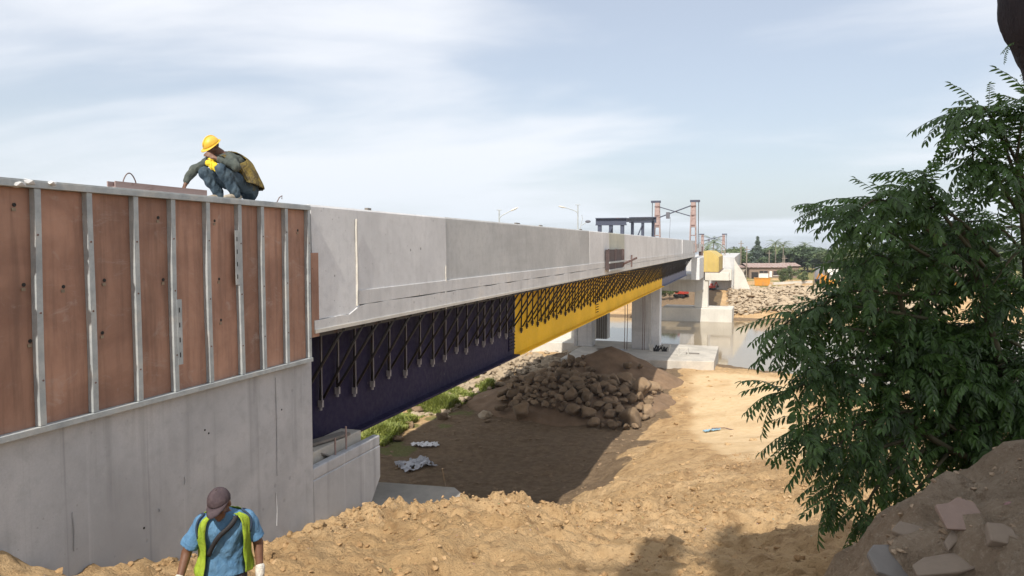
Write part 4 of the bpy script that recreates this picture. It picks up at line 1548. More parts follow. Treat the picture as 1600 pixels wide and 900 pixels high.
# rubble heap of broken slabs in the sun beyond the bridge
slab = MB().box((-1, -0.7, -0.16), (0.9, 0.8, 0.16)).mesh('slab', M['rubble'])
rq = [PZ(px, py, FLATZ) for px, py in ((640, 648), (700, 612), (790, 565), (850, 556), (882, 566), (870, 585), (800, 590), (760, 606), (720, 632), (690, 650))]
pts = []
rx = [p.x for p in rq]
ry = [p.y for p in rq]
for k in range(5200):
    x, y = random.uniform(min(rx) - 8, max(rx)), random.uniform(min(ry), max(ry) + 4)
    if not inside(x, y, rq) and random.random() > 0.08:
        continue
    s = 0.10 + 0.42 * random.random() ** 2.5
    pts.append((x, y, hz_(x, y) + 0.35 * random.random() * sstep(np.array(y), 44, 55) + s * 0.15, s * random.uniform(0.8, 1.5), s, s * random.uniform(0.5, 1), random.uniform(-.5, .5), random.uniform(-.5, .5), random.uniform(0, 6)))
scatter('rubble', med + [slab], pts, M['rubble'], label='sunlit rubble of broken slabs beyond the bridge shade', cat='rubble', smooth=False)
# riprap along the far shore
pts = []
for k in range(5200):
    px = random.uniform(1138, 1480)
    y = random.uniform(129, 158)
    x = ray(px, 480).x / ray(px, 480).y * y
    s = 0.20 + 0.55 * random.random() ** 2.5
    lo = 130 + 5 * mnoise.noise((x * 0.12, 0, 0))
    if y < lo:
        continue
    pts.append((x, y, hz_(x, y) + s * 0.2 + 0.5 * random.random(), s * random.uniform(0.9, 1.5), s, s * random.uniform(0.5, 0.8), random.uniform(-.5, .5), random.uniform(-.5, .5), random.uniform(0, 6)))
scatter('riprap', med + [slab], pts, M['rubble'], label='pale riprap of broken stone along the far river bank', cat='riprap', smooth=False)

# concrete apron on the shelf beside the abutment
ap = MB()
aq = [(-11.5, 12.9), (-6.35, 12.9), (-5.75, 16.0), (-7.2, 17.6), (-11.5, 17.2)]
ap.prism(aq, 2, EYE - 6.9, EYE - 6.28)
tag(ap.build('apron_slab', M['conc_pad'], bevel=0.03), 'shaded concrete slab on the ground beside the abutment seat', 'slab')


# crumpled sheets
def sheet(name, c, w, d, mat, lab, seed, rz=0.0, amp=0.3):
    m__ = MB()
    n1_, n2_ = 34, 26
    for j in range(n2_):
        for i in range(n1_):
            u, v = i / (n1_ - 1) - 0.5, j / (n2_ - 1) - 0.5
            e = 1 + 0.25 * mnoise.noise((u * 3 + seed, v * 3, 0))
            x, y = u * w * e, v * d * e
            xx, yy = c.x + x * math.cos(rz) - y * math.sin(rz), c.y + x * math.sin(rz) + y * math.cos(rz)
            z = amp * (0.5 * abs(mnoise.noise((u * 4 + seed, v * 5, 1))) + 0.3 * abs(mnoise.noise((u * 11 + seed, v * 9, 2))))
            m__.v.append((xx, yy, hz_(xx, yy) + 0.04 + z))
    for j in range(n2_ - 1):
        for i in range(n1_ - 1):
            if mnoise.noise((i * 0.25 + seed, j * 0.3, 7)) > 0.36:
                continue
            a = j * n1_ + i
            m__.f.append((a, a + 1, a + n1_ + 1, a + n1_))
    o = m__.build(name, mat, smooth=True)
    sm = o.modifiers.new('solid', 'SOLIDIFY')
    sm.thickness = 0.006
    return tag(o, lab, 'plastic sheet', 'plastic sheets on the dark flat')


M['sheet'] = m_plain('grey_white_plastic', (0.48, 0.49, 0.53), (0.33, 0.34, 0.38), 2.5, 0.42, 0, 0.1, obj=False)
M['sheet2'] = m_plain('white_plastic', (0.78, 0.78, 0.80), rough=0.4, obj=False)
q = onground(650, 728, 14)
sheet('plastic_sheet', q, 1.9, 1.5, M['sheet'], 'crumpled grey-white plastic sheet on the dark ground beside the abutment', 3.0, 0.9, 0.5)
q = onground(664, 697, 14)
sheet('plastic_sheet', q, 1.5, 0.8, M['sheet2'], 'torn white plastic strip lying above the larger grey sheet', 8.0, 0.3, 0.3)
# a thin stick standing on the ridge
a, b = onground(697, 777, 8), P(691, 732, 12.3)
st = MB().tube([a - Vector((0, 0, 0.1)), (a + b) / 2 + Vector((0.03, 0, 0)), b], [0.014, 0.012, 0.007], 6).build('stick', M['wood'])
tag(st, 'thin pale stick standing up from the dug ridge', 'stick')
# bits of litter on the driven track
q = onground(1112, 674, 20)
sheet('plastic_scrap', q, 0.9, 0.5, m_plain('blue_plastic', (0.25, 0.42, 0.55), rough=0.5), 'small pale blue plastic scrap on the sandy track', 12.0, 0.4, 0.25)
q2 = onground(1132, 672, 20)
tag(MB().tube([q2 + Vector((-0.7, 0, 0.05)), q2 + Vector((0, 0.1, 0.1)), q2 + Vector((0.8, -0.2, 0.04))], 0.03, 5).build('stick', M['rust']), 'dark bent stick beside the blue scrap on the track', 'stick')


# ------------------------------------------------------------------ foliage
def m_leaf(name, c1, c2, trans=0.25, scale=2.0, rough=0.5, rnd=0.2):
    t = NT(name)
    p = t.pos(1.0)
    n1 = t.noise(p, scale, 4, 0.6)
    col = t.mix(t.ramp(n1, 0.3, 0.7), c1, c2)
    geo = t.n('ShaderNodeNewGeometry')
    rv = t.ramp(geo.outputs['Random Per Island'], 0, 1, 1 - rnd, 1 + rnd, False)
    vm = t.n('ShaderNodeVectorMath', operation='SCALE')
    t.put(vm.inputs[0], col)
    t.put(vm.inputs['Scale'], rv)
    t.done(vm.outputs[0], rough, 0, None, 0.4)
    tr = t.n('ShaderNodeBsdfTranslucent')
    t.put(tr.inputs['Color'], t.mix(0.5, vm.outputs[0], (c2[0] * 1.6, c2[1] * 1.8, c2[2] * 0.8)))
    mx = t.n('ShaderNodeMixShader')
    mx.inputs[0].default_value = trans
    t.t.links.new(t.b.outputs[0], mx.inputs[1])
    t.t.links.new(tr.outputs[0], mx.inputs[2])
    out = t.t.nodes['Material Output']
    t.t.links.new(mx.outputs[0], out.inputs['Surface'])
    return t.m


M['leaf_near'] = m_leaf('glossy_leaf', (0.036, 0.072, 0.022), (0.085, 0.155, 0.040), 0.30, 3.2, 0.42, 0.45)
M['leaf_far'] = m_leaf('far_leaf', (0.075, 0.105, 0.045), (0.13, 0.17, 0.065), 0.15, 0.3, 0.6, 0.35)
M['leaf_far2'] = m_leaf('far_leaf_dark', (0.055, 0.085, 0.045), (0.09, 0.13, 0.06), 0.15, 0.3, 0.6, 0.35)
M['leaf_blue'] = m_leaf('blue_green_needles', (0.085, 0.12, 0.10), (0.13, 0.165, 0.13), 0.1, 0.3, 0.6, 0.25)
M['palm'] = m_leaf('palm_leaf', (0.085, 0.12, 0.045), (0.16, 0.19, 0.075), 0.2, 0.4, 0.5, 0.3)
M['grass'] = m_leaf('grass_blade', (0.15, 0.19, 0.045), (0.30, 0.32, 0.09), 0.3, 0.9, 0.6, 0.35)
M['bark'] = m_plain('brown_bark', (0.10, 0.075, 0.055), (0.06, 0.045, 0.035), 6, 0.9, 0, 0.6, stretch=(3, 3, 1))
M['bark_dark'] = m_plain('dark_bark', (0.030, 0.024, 0.028), (0.018, 0.014, 0.018), 6, 0.9, 0, 0.7, stretch=(3, 3, 1))
M['twig'] = m_plain('green_twig', (0.10, 0.085, 0.045), (0.06, 0.06, 0.03), 6, 0.8, 0, 0.3)

# growth on the sunlit strip beyond the bridge shade
gq = [PZ(px, py, FLATZ + 0.4) for px, py in ((560, 690), (585, 668), (640, 632), (700, 600), (745, 590), (772, 600), (735, 618), (690, 635), (660, 642), (625, 668), (600, 690))]
gv, gf = [], []
cx = [p.x for p in gq]
cyy = [p.y for p in gq]
n_t = 0
random.seed(5)
while n_t < 14000:
    x, y = random.uniform(min(cx), max(cx)), random.uniform(min(cyy), max(cyy))
    if not inside(x, y, gq):
        continue
    cl_ = mnoise.noise((x * 0.35, y * 0.35, 3))
    if cl_ < -0.22:
        if random.random() < 0.75:
            n_t += 1
            continue
    z = hz_(x, y)
    hgt = max(0.12, 0.42 + 1.1 * cl_) * random.uniform(0.5, 1.2)
    for _ in range(2):
        a = random.uniform(0, 6.28)
        lx, ly = math.cos(a), math.sin(a)
        w_ = random.uniform(0.03, 0.07)
        ln = random.uniform(0.2, 0.7) * hgt
        b = len(gv)
        gv += [(x - ly * w_, y + lx * w_, z), (x + ly * w_, y - lx * w_, z), (x + lx * ln * 0.5 + ly * w_ * 0.8, y + ly * ln * 0.5 - lx * w_ * 0.8, z + hgt * 0.7), (x + lx * ln, y + ly * ln, z + hgt), (x + lx * ln * 0.5 - ly * w_ * 0.8, y + ly * ln * 0.5 + lx * w_ * 0.8, z + hgt * 0.7)]
        gf += [(b, b + 1, b + 2, b + 4), (b + 4, b + 2, b + 3)]
    n_t += 1
me = bpy.data.meshes.new('grass')
me.from_pydata(gv, [], gf)
me.materials.append(M['grass'])
tag(link('grass', me), 'green weeds and grass growing in the sun beyond the bridge shade', 'grass', kind='stuff')


def leaf_cloud(name, n, shape, size, mat, seed, up=0.3):
    """many small leaf clumps through a crown's volume; shape(rs) gives a point"""
    rs = random.Random(seed)
    vs_, fs_ = [], []
    for _ in range(n):
        c = Vector(shape(rs))
        nrm = Vector((rs.gauss(0, 1), rs.gauss(0, 1), rs.gauss(up, 1))).normalized()
        u = nrm.orthogonal().normalized()
        u = Matrix.Rotation(rs.uniform(0, 6.28), 3, nrm) @ u
        v = nrm.cross(u)
        s = size * rs.uniform(0.5, 1.4)
        b = len(vs_)
        vs_ += [c - u * s, c + v * s * 0.42 + nrm * s * 0.12, c + u * s, c - v * s * 0.42 + nrm * s * 0.12]
        fs_.append((b, b + 1, b + 2, b + 3))
    me_ = bpy.data.meshes.new(name)
    me_.from_pydata([tuple(v) for v in vs_], [], fs_)
    me_.materials.append(mat)
    return me_


def crown_shape(blobs):
    def f(rs):
        c, r = rs.choice(blobs)
        d = Vector((rs.gauss(0, 1), rs.gauss(0, 1), rs.gauss(0, 1))).normalized() * (rs.random() ** 0.38)
        return (c[0] + d.x * r[0], c[1] + d.y * r[1], c[2] + d.z * r[2])
    return f


def mk_blobs(seed, w, h, n):
    rs = random.Random(seed)
    out = []
    for _ in range(n):
        a, t = rs.uniform(0, 6.28), rs.random()
        rr = w * (0.25 + 0.55 * rs.random()) * math.sqrt(max(0.1, 1 - (t * 1.6 - 0.7) ** 2))
        s = rs.uniform(0.22, 0.42)
        out.append(((math.cos(a) * rr, math.sin(a) * rr, h * (0.30 + 0.62 * t)), (w * s, w * s, h * s * 0.6)))
    return out


broad = [leaf_cloud('crown', 2300, crown_shape(mk_blobs(s, 4.2, 9.0, 16)), 0.42, M['leaf_far'] if s % 2 else M['leaf_far2'], s) for s in range(4)]


def cone_shape(rs):
    t = rs.random() ** 1.3
    r = (1 - t) * 2.6 + 0.15
    a = rs.uniform(0, 6.28)
    k = math.sqrt(rs.random())
    lay = 0.85 + 0.25 * math.sin(t * 40)
    return (math.cos(a) * r * k * lay, math.sin(a) * r * k * lay, 2.0 + t * 12 - 0.5 * k)


conifer = leaf_cloud('crown', 2600, cone_shape, 0.30, M['leaf_blue'], 9)


def palm_mesh(seed, nf=16, L=3.4):
    rs = random.Random(seed)
    m__ = MB()
    for k in range(nf):
        a = 2 * math.pi * k / nf + rs.uniform(-0.2, 0.2)
        el = rs.uniform(-0.1, 1.15)
        d = Vector((math.cos(a), math.sin(a), 0))
        side = Vector((-math.sin(a), math.cos(a), 0))
        pts_ = []
        n = 9
        for j in range(n + 1):
            t = j / n
            r = L * t * math.cos(el * (1 - 0.4 * t))
            z = L * (math.sin(el) * t - (0.75 - 0.25 * el) * t * t)
            pts_.append(d * r + Vector((0, 0, z)))
        for j in range(n):
            p0, p1 = pts_[j], pts_[j + 1]
            w_ = 0.55 * math.sin(math.pi * min(1, (j + 1.2) / (n + 1.2))) + 0.08
            for sg in (-1, 1):
                for q_ in (0.1, 0.55):
                    s0 = p0.lerp(p1, q_)
                    s1 = p0.lerp(p1, q_ + 0.32)
                    tip = s0.lerp(s1, 1.2) + side * sg * w_ + Vector((0, 0, -0.35 * w_))
                    b = len(m__.v)
                    m__.v += [tuple(s0), tuple(s1), tuple(tip)]
                    m__.f.append((b, b + 1, b + 2))
    return m__.mesh('fronds', M['palm'])


palms = [palm_mesh(s) for s in (1, 2, 3)]
M['far_trunk'] = m_plain('grey_trunk', (0.26, 0.22, 0.18), (0.18, 0.155, 0.125), 2, 0.9)


def far_tree(px, ytop, D, kind, lab, wide=1.0, grp='trees beyond the far bank'):
    q = P(px, ytop - (5 if kind != 'broad' else 8), D)
    g = hz_(q.x, q.y)
    h = q.z - g
    t = empty({'palm': 'palm_tree', 'cone': 'conifer_tree'}.get(kind, 'broadleaf_tree'), (q.x, q.y, g), random.uniform(0, 6), lab, 'tree', grp)
    tr = MB()
    if kind == 'palm':
        bend = random.uniform(-0.9, 0.9)
        tr.tube([(0, 0, -0.5), (bend * 0.2, 0, h * 0.3), (bend * 0.6, 0, h * 0.6), (bend, 0, h - 1.2)], [0.22, 0.17, 0.15, 0.13], 7)
        to = tr.build('trunk', M['far_trunk'], t, True, wv=False)
        o = link('crown', random.choice(palms), t, (bend, 0, h - 1.2), None, wide, world_verts=False)
    elif kind == 'cone':
        tr.tube([(0, 0, -0.5), (0, 0, h * 0.9)], [0.25, 0.04], 7)
        tr.build('trunk', M['far_trunk'], t, True, wv=False)
        link('crown', conifer, t, (0, 0, 0), None, (wide, wide, h / 14.0), world_verts=False)
    else:
        tr.tube([(0, 0, -0.5), (0.2, 0, h * 0.25), (0.1, 0.2, h * 0.6)], [0.28, 0.22, 0.08], 7)
        for k in range(5):
            a = k * 1.3
            tr.tube([(0.15, 0.05, h * 0.25), (math.cos(a) * wide * 1.3, math.sin(a) * wide * 1.3, h * (0.45 + 0.06 * k))], [0.12, 0.04], 5)
        tr.build('trunk', M['far_trunk'], t, True, wv=False)
        link('crown', random.choice(broad), t, (0, 0, 0), None, (wide * 1.35, wide * 1.35, h / 9.3), world_verts=False)
    return t


random.seed(31)
k = 0
far_tree(1184, 373, 235, 'cone', 'tall bluish feathery conifer behind the tin-roofed house', 1.25)
far_tree(1176, 392, 245, 'cone', 'shorter bluish conifer beside the tall feathery one', 1.1)
for px, yt, D, w in ((1213, 379, 215, 1.0), (1224, 382, 225, 1.05), (1258, 383, 240, 1.0), (1243, 388, 260, 0.9), (1270, 391, 250, 0.9), (1286, 392, 230, 0.95)):
    k += 1
    far_tree(px, yt, D, 'palm', ['', 'tall coconut palm nearest the bluish conifer above the roofs', 'coconut palm just beside the one nearest the conifer', 'lone tall coconut palm above the boarded house end', 'short coconut palm between the two taller ones', 'coconut palm behind the green shrubs', 'coconut palm nearest the near tree branches'][k], w)
for px, yt, D, w in ((1111, 377, 200, 1.35), (1104, 388, 215, 1.1), (1121, 391, 215, 1.0)):
    far_tree(px, yt, D, 'palm', {1111: 'tallest coconut palm showing between the two lifting frames', 1104: 'coconut palm beside the near lifting frame', 1121: 'low coconut palm beside the farther lifting frame'}[px], w)
for px, yt, D, w in ((1330, 396, 165, 1.4), (1352, 388, 175, 1.5), (1372, 399, 160, 1.3)):
    far_tree(px, yt, D, 'palm', {1330: 'broad coconut palm behind the outer tips of the near tree', 1352: 'tallest broad coconut palm behind the near tree branches', 1372: 'low broad coconut palm deeper behind the near tree branches'}[px], w)
k = 0
for px, yt, D, w in ((1140, 402, 240, 1.3), (1148, 399, 250, 1.3), (1143, 398, 260, 1.0), (1152, 393, 280, 0.9), (1160, 400, 270, 1.0), (1170, 404, 290, 1.1), (1190, 399, 250, 1.4), (1197, 398, 270, 1.1), (1203, 397, 240, 1.4), (1216, 400, 235, 1.4), (1208, 394, 280, 1.0), (1232, 396, 250, 1.2), (1247, 397, 240, 1.2), (1262, 393, 230, 1.2), (1275, 398, 235, 1.2), (1292, 399, 220, 1.3),
                     (1308, 397, 215, 1.3), (1322, 394, 225, 1.4), (1340, 396, 220, 1.4), (1360, 393, 215, 1.4), (1380, 392, 210, 1.5), (1400, 390, 215, 1.5), (1425, 388, 210, 1.5), (1450, 390, 205, 1.5), (1480, 388, 200, 1.6), (1510, 391, 205, 1.6), (1545, 387, 200, 1.6), (1580, 390, 200, 1.6), (1620, 388, 200, 1.6), (1670, 388, 205, 1.6)):
    ORD = 'first second third fourth fifth sixth seventh eighth ninth tenth eleventh twelfth thirteenth fourteenth fifteenth sixteenth seventeenth eighteenth nineteenth twentieth twenty-first twenty-second twenty-third twenty-fourth twenty-fifth twenty-sixth twenty-seventh twenty-eighth twenty-ninth thirtieth'.split()
    far_tree(px, yt, D, 'broad', ORD[k] + ' leafy tree of the far tree line, counting from the bridge', w, 'leafy trees of the far tree line')
    k += 1


def shrub(px, py, D, w, h, lab, seed, mat='leaf_far'):
    q = P(px, py, D)
    g = hz_(q.x, q.y)
    t = empty('shrub', (q.x, q.y, g), 0, lab, 'shrub')
    link('foliage', leaf_cloud('foliage', 900, crown_shape(mk_blobs(seed, w, h, 9)), 0.22, M[mat], seed), t, world_verts=False)
    MB().tube([(0, 0, -0.2), (0.1, 0, h * 0.6)], [0.08, 0.03], 6).build('stem', M['bark'], t, wv=False)


shrub(1222, 450, 163, 1.9, 3.2, 'bright green shrub below the tin-roofed house', 71)
shrub(1237, 448, 165, 2.0, 3.6, 'larger green shrub beside the first one below the house', 72)
shrub(1254, 452, 161, 1.7, 2.6, 'low green shrub beside the grey tarpaulin shelter', 73)
shrub(1046, 470, 136, 1.8, 2.4, 'green bush under the deck behind the far pier', 74)
shrub(1060, 466, 160, 2.4, 3.2, 'dark bush beside the red machine under the deck', 75, 'leaf_far2')
shrub(1125, 470, 160, 2.6, 2.8, 'dark bush under the far abutment', 76, 'leaf_far2')

# ------------------------------------------------------------------ houses and yard things across the river
M['tin'] = m_steel_rust('rusted_roof_sheet', (0.34, 0.27, 0.25), (0.22, 0.12, 0.085), 0.6)
M['block'] = m_concrete('unpainted_block_wall', (0.42, 0.37, 0.32), 0.15, 0.3)
M['plank_wall'] = m_plain('brown_board_wall', (0.26, 0.19, 0.15), (0.19, 0.14, 0.11), 3, 0.85, stretch=(8, 8, 1))
M['dark_glass'] = m_plain('dark_opening', (0.035, 0.03, 0.03), rough=0.4)
M['white'] = m_plain('white_paint', (0.78, 0.76, 0.73), rough=0.6)
M['orange'] = m_plain('orange_paint', (0.62, 0.27, 0.03), (0.55, 0.23, 0.03), 2, 0.55, dirt=0.35)
M['red'] = m_plain('red_machine_paint', (0.45, 0.055, 0.035), rough=0.5)
M['tarp'] = m_plain('grey_tarpaulin', (0.22, 0.225, 0.25), (0.16, 0.165, 0.19), 1.5, 0.6)


def house(px0, px1, yeave, D, depth, lab, wallm, roofm, openings, ridge=0.9, name='house'):
    a, b = P(px0, yeave, D), P(px1, yeave, D)
    g = min(hz_(a.x, a.y), hz_(b.x, b.y)) - 0.3
    W = (b - a).length
    h = (a.z + b.z) / 2 - g
    rz = math.atan2(b.y - a.y, b.x - a.x)
    t = empty(name, (a.x, a.y, g), rz, lab, 'house', 'houses across the river')
    MB().box((0, 0, 0), (W, depth, h)).build('wall', M[wallm], t, wv=False)
    rf = MB()
    n = int(W / 0.5)
    ov = 0.5
    for j in range(n):                             # corrugated sheets, each a little off
        x0, x1 = -ov + (W + 2 * ov) * j / n, -ov + (W + 2 * ov) * (j + 1) / n
        dz = 0.03 * (j % 2) + random.uniform(-0.02, 0.02)
        rf.add([(x0, -ov, h + 0.02 + dz), (x1, -ov, h + 0.02 + dz), (x1, depth * 0.55, h + ridge + dz), (x0, depth * 0.55, h + ridge + dz), (x0, depth + ov, h + 0.1 + dz), (x1, depth + ov, h + 0.1 + dz),
                (x0, -ov, h + 0.07 + dz), (x1, -ov, h + 0.07 + dz), (x1, depth * 0.55, h + ridge + 0.05 + dz), (x0, depth * 0.55, h + ridge + 0.05 + dz), (x0, depth + ov, h + 0.15 + dz), (x1, depth + ov, h + 0.15 + dz)],
               [(0, 1, 2, 3), (3, 2, 5, 4), (6, 9, 8, 7), (9, 10, 11, 8), (0, 6, 7, 1), (4, 5, 11, 10), (0, 3, 9, 6), (3, 4, 10, 9), (1, 7, 8, 2), (2, 8, 11, 5)])
    rf.build('roof', M[roofm], t, wv=False)
    for (u0, u1, v0, v1, mt, nm) in openings:
        o_ = MB().box((W * u0, -0.06, h * v0), (W * u1, 0.02, h * v1)).build(nm, M[mt], t, wv=False)
        if nm == 'window':
            MB().box((W * u0 - 0.08, -0.12, h * v0 - 0.12), (W * u1 + 0.08, -0.061, h * v0)).build('sill', M['white'], o_, wv=False)
            MB().box((W * (u0 + u1) / 2 - 0.05, -0.09, h * v0 + 0.004), (W * (u0 + u1) / 2 + 0.05, -0.061, h * v1)).build('mullion', M['plank_wall'], o_, wv=False)
    return t


house(1152, 1170, 418, 196, 6, 'small pale block annex at the end of the tin-roofed house', 'block', 'tin', [(0.3, 0.5, 0.35, 0.7, 'dark_glass', 'window'), (0.62, 0.85, 0.35, 0.7, 'dark_glass', 'window')], 0.5)
house(1171, 1228, 418, 194, 8, 'long low house with rusty tin roof across the river', 'plank_wall', 'tin', [(0.06, 0.24, 0.1, 0.62, 'dark_glass', 'doorway'), (0.26, 0.52, 0.08, 0.5, 'white', 'white_panel'), (0.28, 0.5, 0.52, 0.72, 'dark_glass', 'window'), (0.55, 0.62, 0.2, 0.7, 'white', 'door'), (0.66, 0.9, 0.35, 0.7, 'dark_glass', 'window')], 1.0)
house(1229, 1248, 416, 200, 7, 'taller boarded house end with brown tin roof', 'plank_wall', 'tin', [(0.1, 0.3, 0.2, 0.6, 'white', 'door')], 0.8)
house(1302, 1318, 432, 178, 6, 'small pale house with a steep gable behind the tree branches', 'white', 'conc_white', [(0.3, 0.5, 0.2, 0.6, 'dark_glass', 'window')], 1.6)
house(1338, 1366, 436, 172, 6, 'low house with dark windows behind the near branches', 'block', 'tin', [(0.15, 0.35, 0.3, 0.7, 'dark_glass', 'window'), (0.5, 0.8, 0.15, 0.6, 'white', 'white_panel')], 0.7)
house(1372, 1410, 420, 185, 7, 'brown-roofed house mostly hidden by the near tree', 'block', 'tin', [(0.3, 0.5, 0.3, 0.7, 'dark_glass', 'window')], 1.2)
house(1440, 1520, 424, 180, 8, 'long brown-roofed house deep behind the near tree', 'plank_wall', 'tin', [(0.2, 0.3, 0.3, 0.7, 'dark_glass', 'window'), (0.6, 0.7, 0.3, 0.7, 'dark_glass', 'window')], 1.2)

# tarpaulin shelter
a = P(1272, 455, 162)
g = hz_(a.x, a.y)
ts = empty('tarp_shelter', (a.x, a.y, g), 0, 'grey tarpaulin shelter on poles beside the green shrubs', 'shelter')
for (dx, dy) in ((0, 0), (2.0, 0), (2.0, 2.0), (0, 2.0)):
    MB().tube([(dx, dy, 0), (dx, dy, 3.6 + 0.3 * dx)], 0.06, 6).build('pole', M['wood'], ts, wv=False)
m_ = MB()
for j in range(9):
    for i in range(9):
        u, v = i / 8, j / 8
        m_.v.append((2.0 * u + 0.1 * math.sin(v * 9), -0.1 + 0.15 * math.sin(u * 7 + v * 3), 0.4 + 3.3 * v + 0.6 * u * v))
for j in range(8):
    for i in range(8):
        m_.f.append((j * 9 + i, j * 9 + i + 1, j * 9 + i + 10, j * 9 + i + 9))
o = m_.build('tarp', M['tarp'], ts, True, wv=False)
o.modifiers.new('solid', 'SOLIDIFY').thickness = 0.02
# orange skip
q0, q1 = P(1178, 458, 155), P(1203, 458, 155)
g = hz_(q0.x, q0.y)
sk = empty('skip_container', (q0.x, q0.y, g), 0, 'orange steel skip standing on the far bank', 'container')
W = q1.x - q0.x
MB().prism([(0.15, 0), (W - 0.15, 0), (W, 1.5), (0, 1.5)], 1, 0, 1.6).build('body', M['orange'], sk, wv=False)
MB().box((-0.08, -0.1, 1.502), (W + 0.08, 1.7, 1.60)).build('rim', M['orange'], sk, wv=False)
for k in range(5):
    x = 0.25 + (W - 0.5) * k / 4
    MB().box((x - 0.05, -0.07, 0.05), (x + 0.05, -0.002, 1.5)).build('rib', M['orange'], sk, wv=False)


def machine(px, py, D, lab, mat, s=1.0, rz=0.0):
    q = P(px, py, D)
    g = hz_(q.x, q.y) if q.y > 128 else q.z
    t = empty('excavator', (q.x, q.y, g), rz, lab, 'excavator', 'excavators on the far bank')
    t.scale = (s, s, s)
    for y in (-0.85, 0.85):
        MB().prism([(-1.5, 0.25), (-1.2, 0), (1.2, 0), (1.5, 0.25), (1.3, 0.65), (-1.3, 0.65)], 1, y - 0.25, y + 0.25).build('track', M['black'], t, wv=False)
    MB().prism([(-1.5, 0.75), (1.0, 0.75), (1.0, 1.5), (-1.0, 1.7), (-1.5, 1.5)], 1, -0.95, 0.95).build('body', M[mat], t, wv=False, bevel=0.08)
    cb = MB().prism([(0.1, 1.5), (1.15, 0.9), (1.15, 1.9), (0.85, 2.5), (0.1, 2.5)], 1, 0.1, 0.92).build('cab', M[mat], t, wv=False, bevel=0.05)
    MB().box((0.25, 0.06, 1.75), (0.9, 0.098, 2.35)).build('window', M['dark_glass'], cb, wv=False)
    bm_ = MB()
    bm_.beam((0.9, -0.3, 1.2), (2.4, -0.3, 3.0), 0.25, 0.35)
    bm_.build('boom', M[mat], t, wv=False)
    MB().beam((2.35, -0.3, 3.05), (3.4, -0.3, 1.6), 0.2, 0.28).build('arm', M[mat], t, wv=False)
    MB().prism([(3.2, 1.6), (3.7, 1.5), (3.6, 0.9), (3.0, 0.8)], 1, -0.65, 0.05).build('bucket', M['black'], t, wv=False)
    return t


machine(1064, 474, 138, 'red excavator half hidden under the deck behind the far pier', 'red', 0.8, 2.6)
machine(1112, 478, 146, 'small red machine in the shade below the far cap beam', 'red', 0.5, 1.0)
machine(1292, 462, 152, 'orange excavator on the riprap seen through the leaves', 'orange', 1.0, 2.2)
machine(1500, 468, 152, 'orange excavator deep behind the near tree', 'orange', 1.0, 0.5)
# power poles
for px, y0, y1, D, lab in ((1158, 376, 415, 205, 'dark power pole with a short crossarm above the house roof'), (1167, 385, 432, 190, 'slim pole standing before the tin-roofed house'), (1202, 391, 416, 210, 'pale pole with a bar behind the tin roof'), (1226, 399, 416, 205, 'short white post above the house roof end')):
    a, b = P(px, y0, D), P(px, y1, D)
    t = empty('power_pole', (a.x, a.y, b.z), 0, lab, 'pole', 'poles among the houses')
    MB().tube([(0, 0, -3), (0, 0, a.z - b.z)], [0.17, 0.12], 7).build('pole', M['far_trunk'], t, wv=False)
    MB().box((-0.7, -0.06, a.z - b.z - 0.9), (0.7, 0.06, a.z - b.z - 0.75)).build('crossarm', M['far_trunk'], t, wv=False)
# low wall / pipe along the far bank top
a, b = P(1208, 457, 158), P(1268, 452, 162)
tag(MB().beam((a.x, a.y, hz_(a.x, a.y) + 0.3), (b.x, b.y, hz_(b.x, b.y) + 0.6), 0.4, 0.5).build('low_wall', M['conc_white']), 'low pale wall below the green shrubs on the far bank', 'wall')


# ------------------------------------------------------------------ the near tree with feathery compound leaves
def frond_mesh(seed):
    """one compound leaf: arching stalk with paired hanging leaflets; stalk along +X, tip drooping"""
    rs = random.Random(seed)
    L = 1.0
    n = rs.choice((8, 9, 10))
    m__ = MB()
    droop = rs.uniform(0.25, 0.55)
    st = [Vector((L * t * (1 - 0.15 * droop * t), 0.05 * math.sin(3 * t + seed), 0.10 * t - droop * t * t)) for t in [k / 8 for k in range(9)]]
    m__.tube(st, [0.011 - 0.007 * k / 8 for k in range(9)], 4)

    def at(t):
        k = min(7, int(t * 8))
        return st[k].lerp(st[k + 1], t * 8 - k), (st[k + 1] - st[k]).normalized()

    def leaflet(p, d, nrm, ln, w):
        side = d.cross(nrm).normalized()
        b = len(m__.v)
        fold = nrm * (w * 0.35)
        tip = p + d * ln - nrm * ln * 0.14
        m__.v += [tuple(p), tuple(p + d * ln * 0.30 + side * w * 0.85 + fold), tuple(p + d * ln * 0.68 + side * w * 0.8 + fold * 0.7 - nrm * ln * 0.04), tuple(tip),
                  tuple(p + d * ln * 0.68 - side * w * 0.8 + fold * 0.7 - nrm * ln * 0.04), tuple(p + d * ln * 0.30 - side * w * 0.85 + fold), tuple(p + d * ln * 0.5 - nrm * ln * 0.02)]
        m__.f += [(b, b + 1, b + 6), (b + 1, b + 2, b + 6), (b + 2, b + 3, b + 6), (b, b + 6, b + 5), (b + 5, b + 6, b + 4), (b + 4, b + 6, b + 3)]
    for k in range(n):
        t = 0.16 + 0.80 * k / (n - 1)
        p, d = at(min(t, 0.999))
        for sg in (-1, 1):
            out = Vector((0, sg, 0))
            ld = (d * rs.uniform(0.35, 0.65) + out * rs.uniform(0.55, 0.9) + Vector((0, 0, -rs.uniform(0.25, 0.8)))).normalized()
            nrm = Vector((0, -sg * 0.45 * abs(ld.z), 1)).normalized()
            nrm = (nrm - ld * nrm.dot(ld)).normalized()
            leaflet(p, ld, nrm, rs.uniform(0.18, 0.235), rs.uniform(0.034, 0.044))
    p, d = at(0.999)
    nrm = Vector((0, 0, 1))
    nrm = (nrm - d * nrm.dot(d)).normalized()
    leaflet(p, d, nrm, 0.20, 0.04)
    return m__.mesh('leaf', M['leaf_near'])


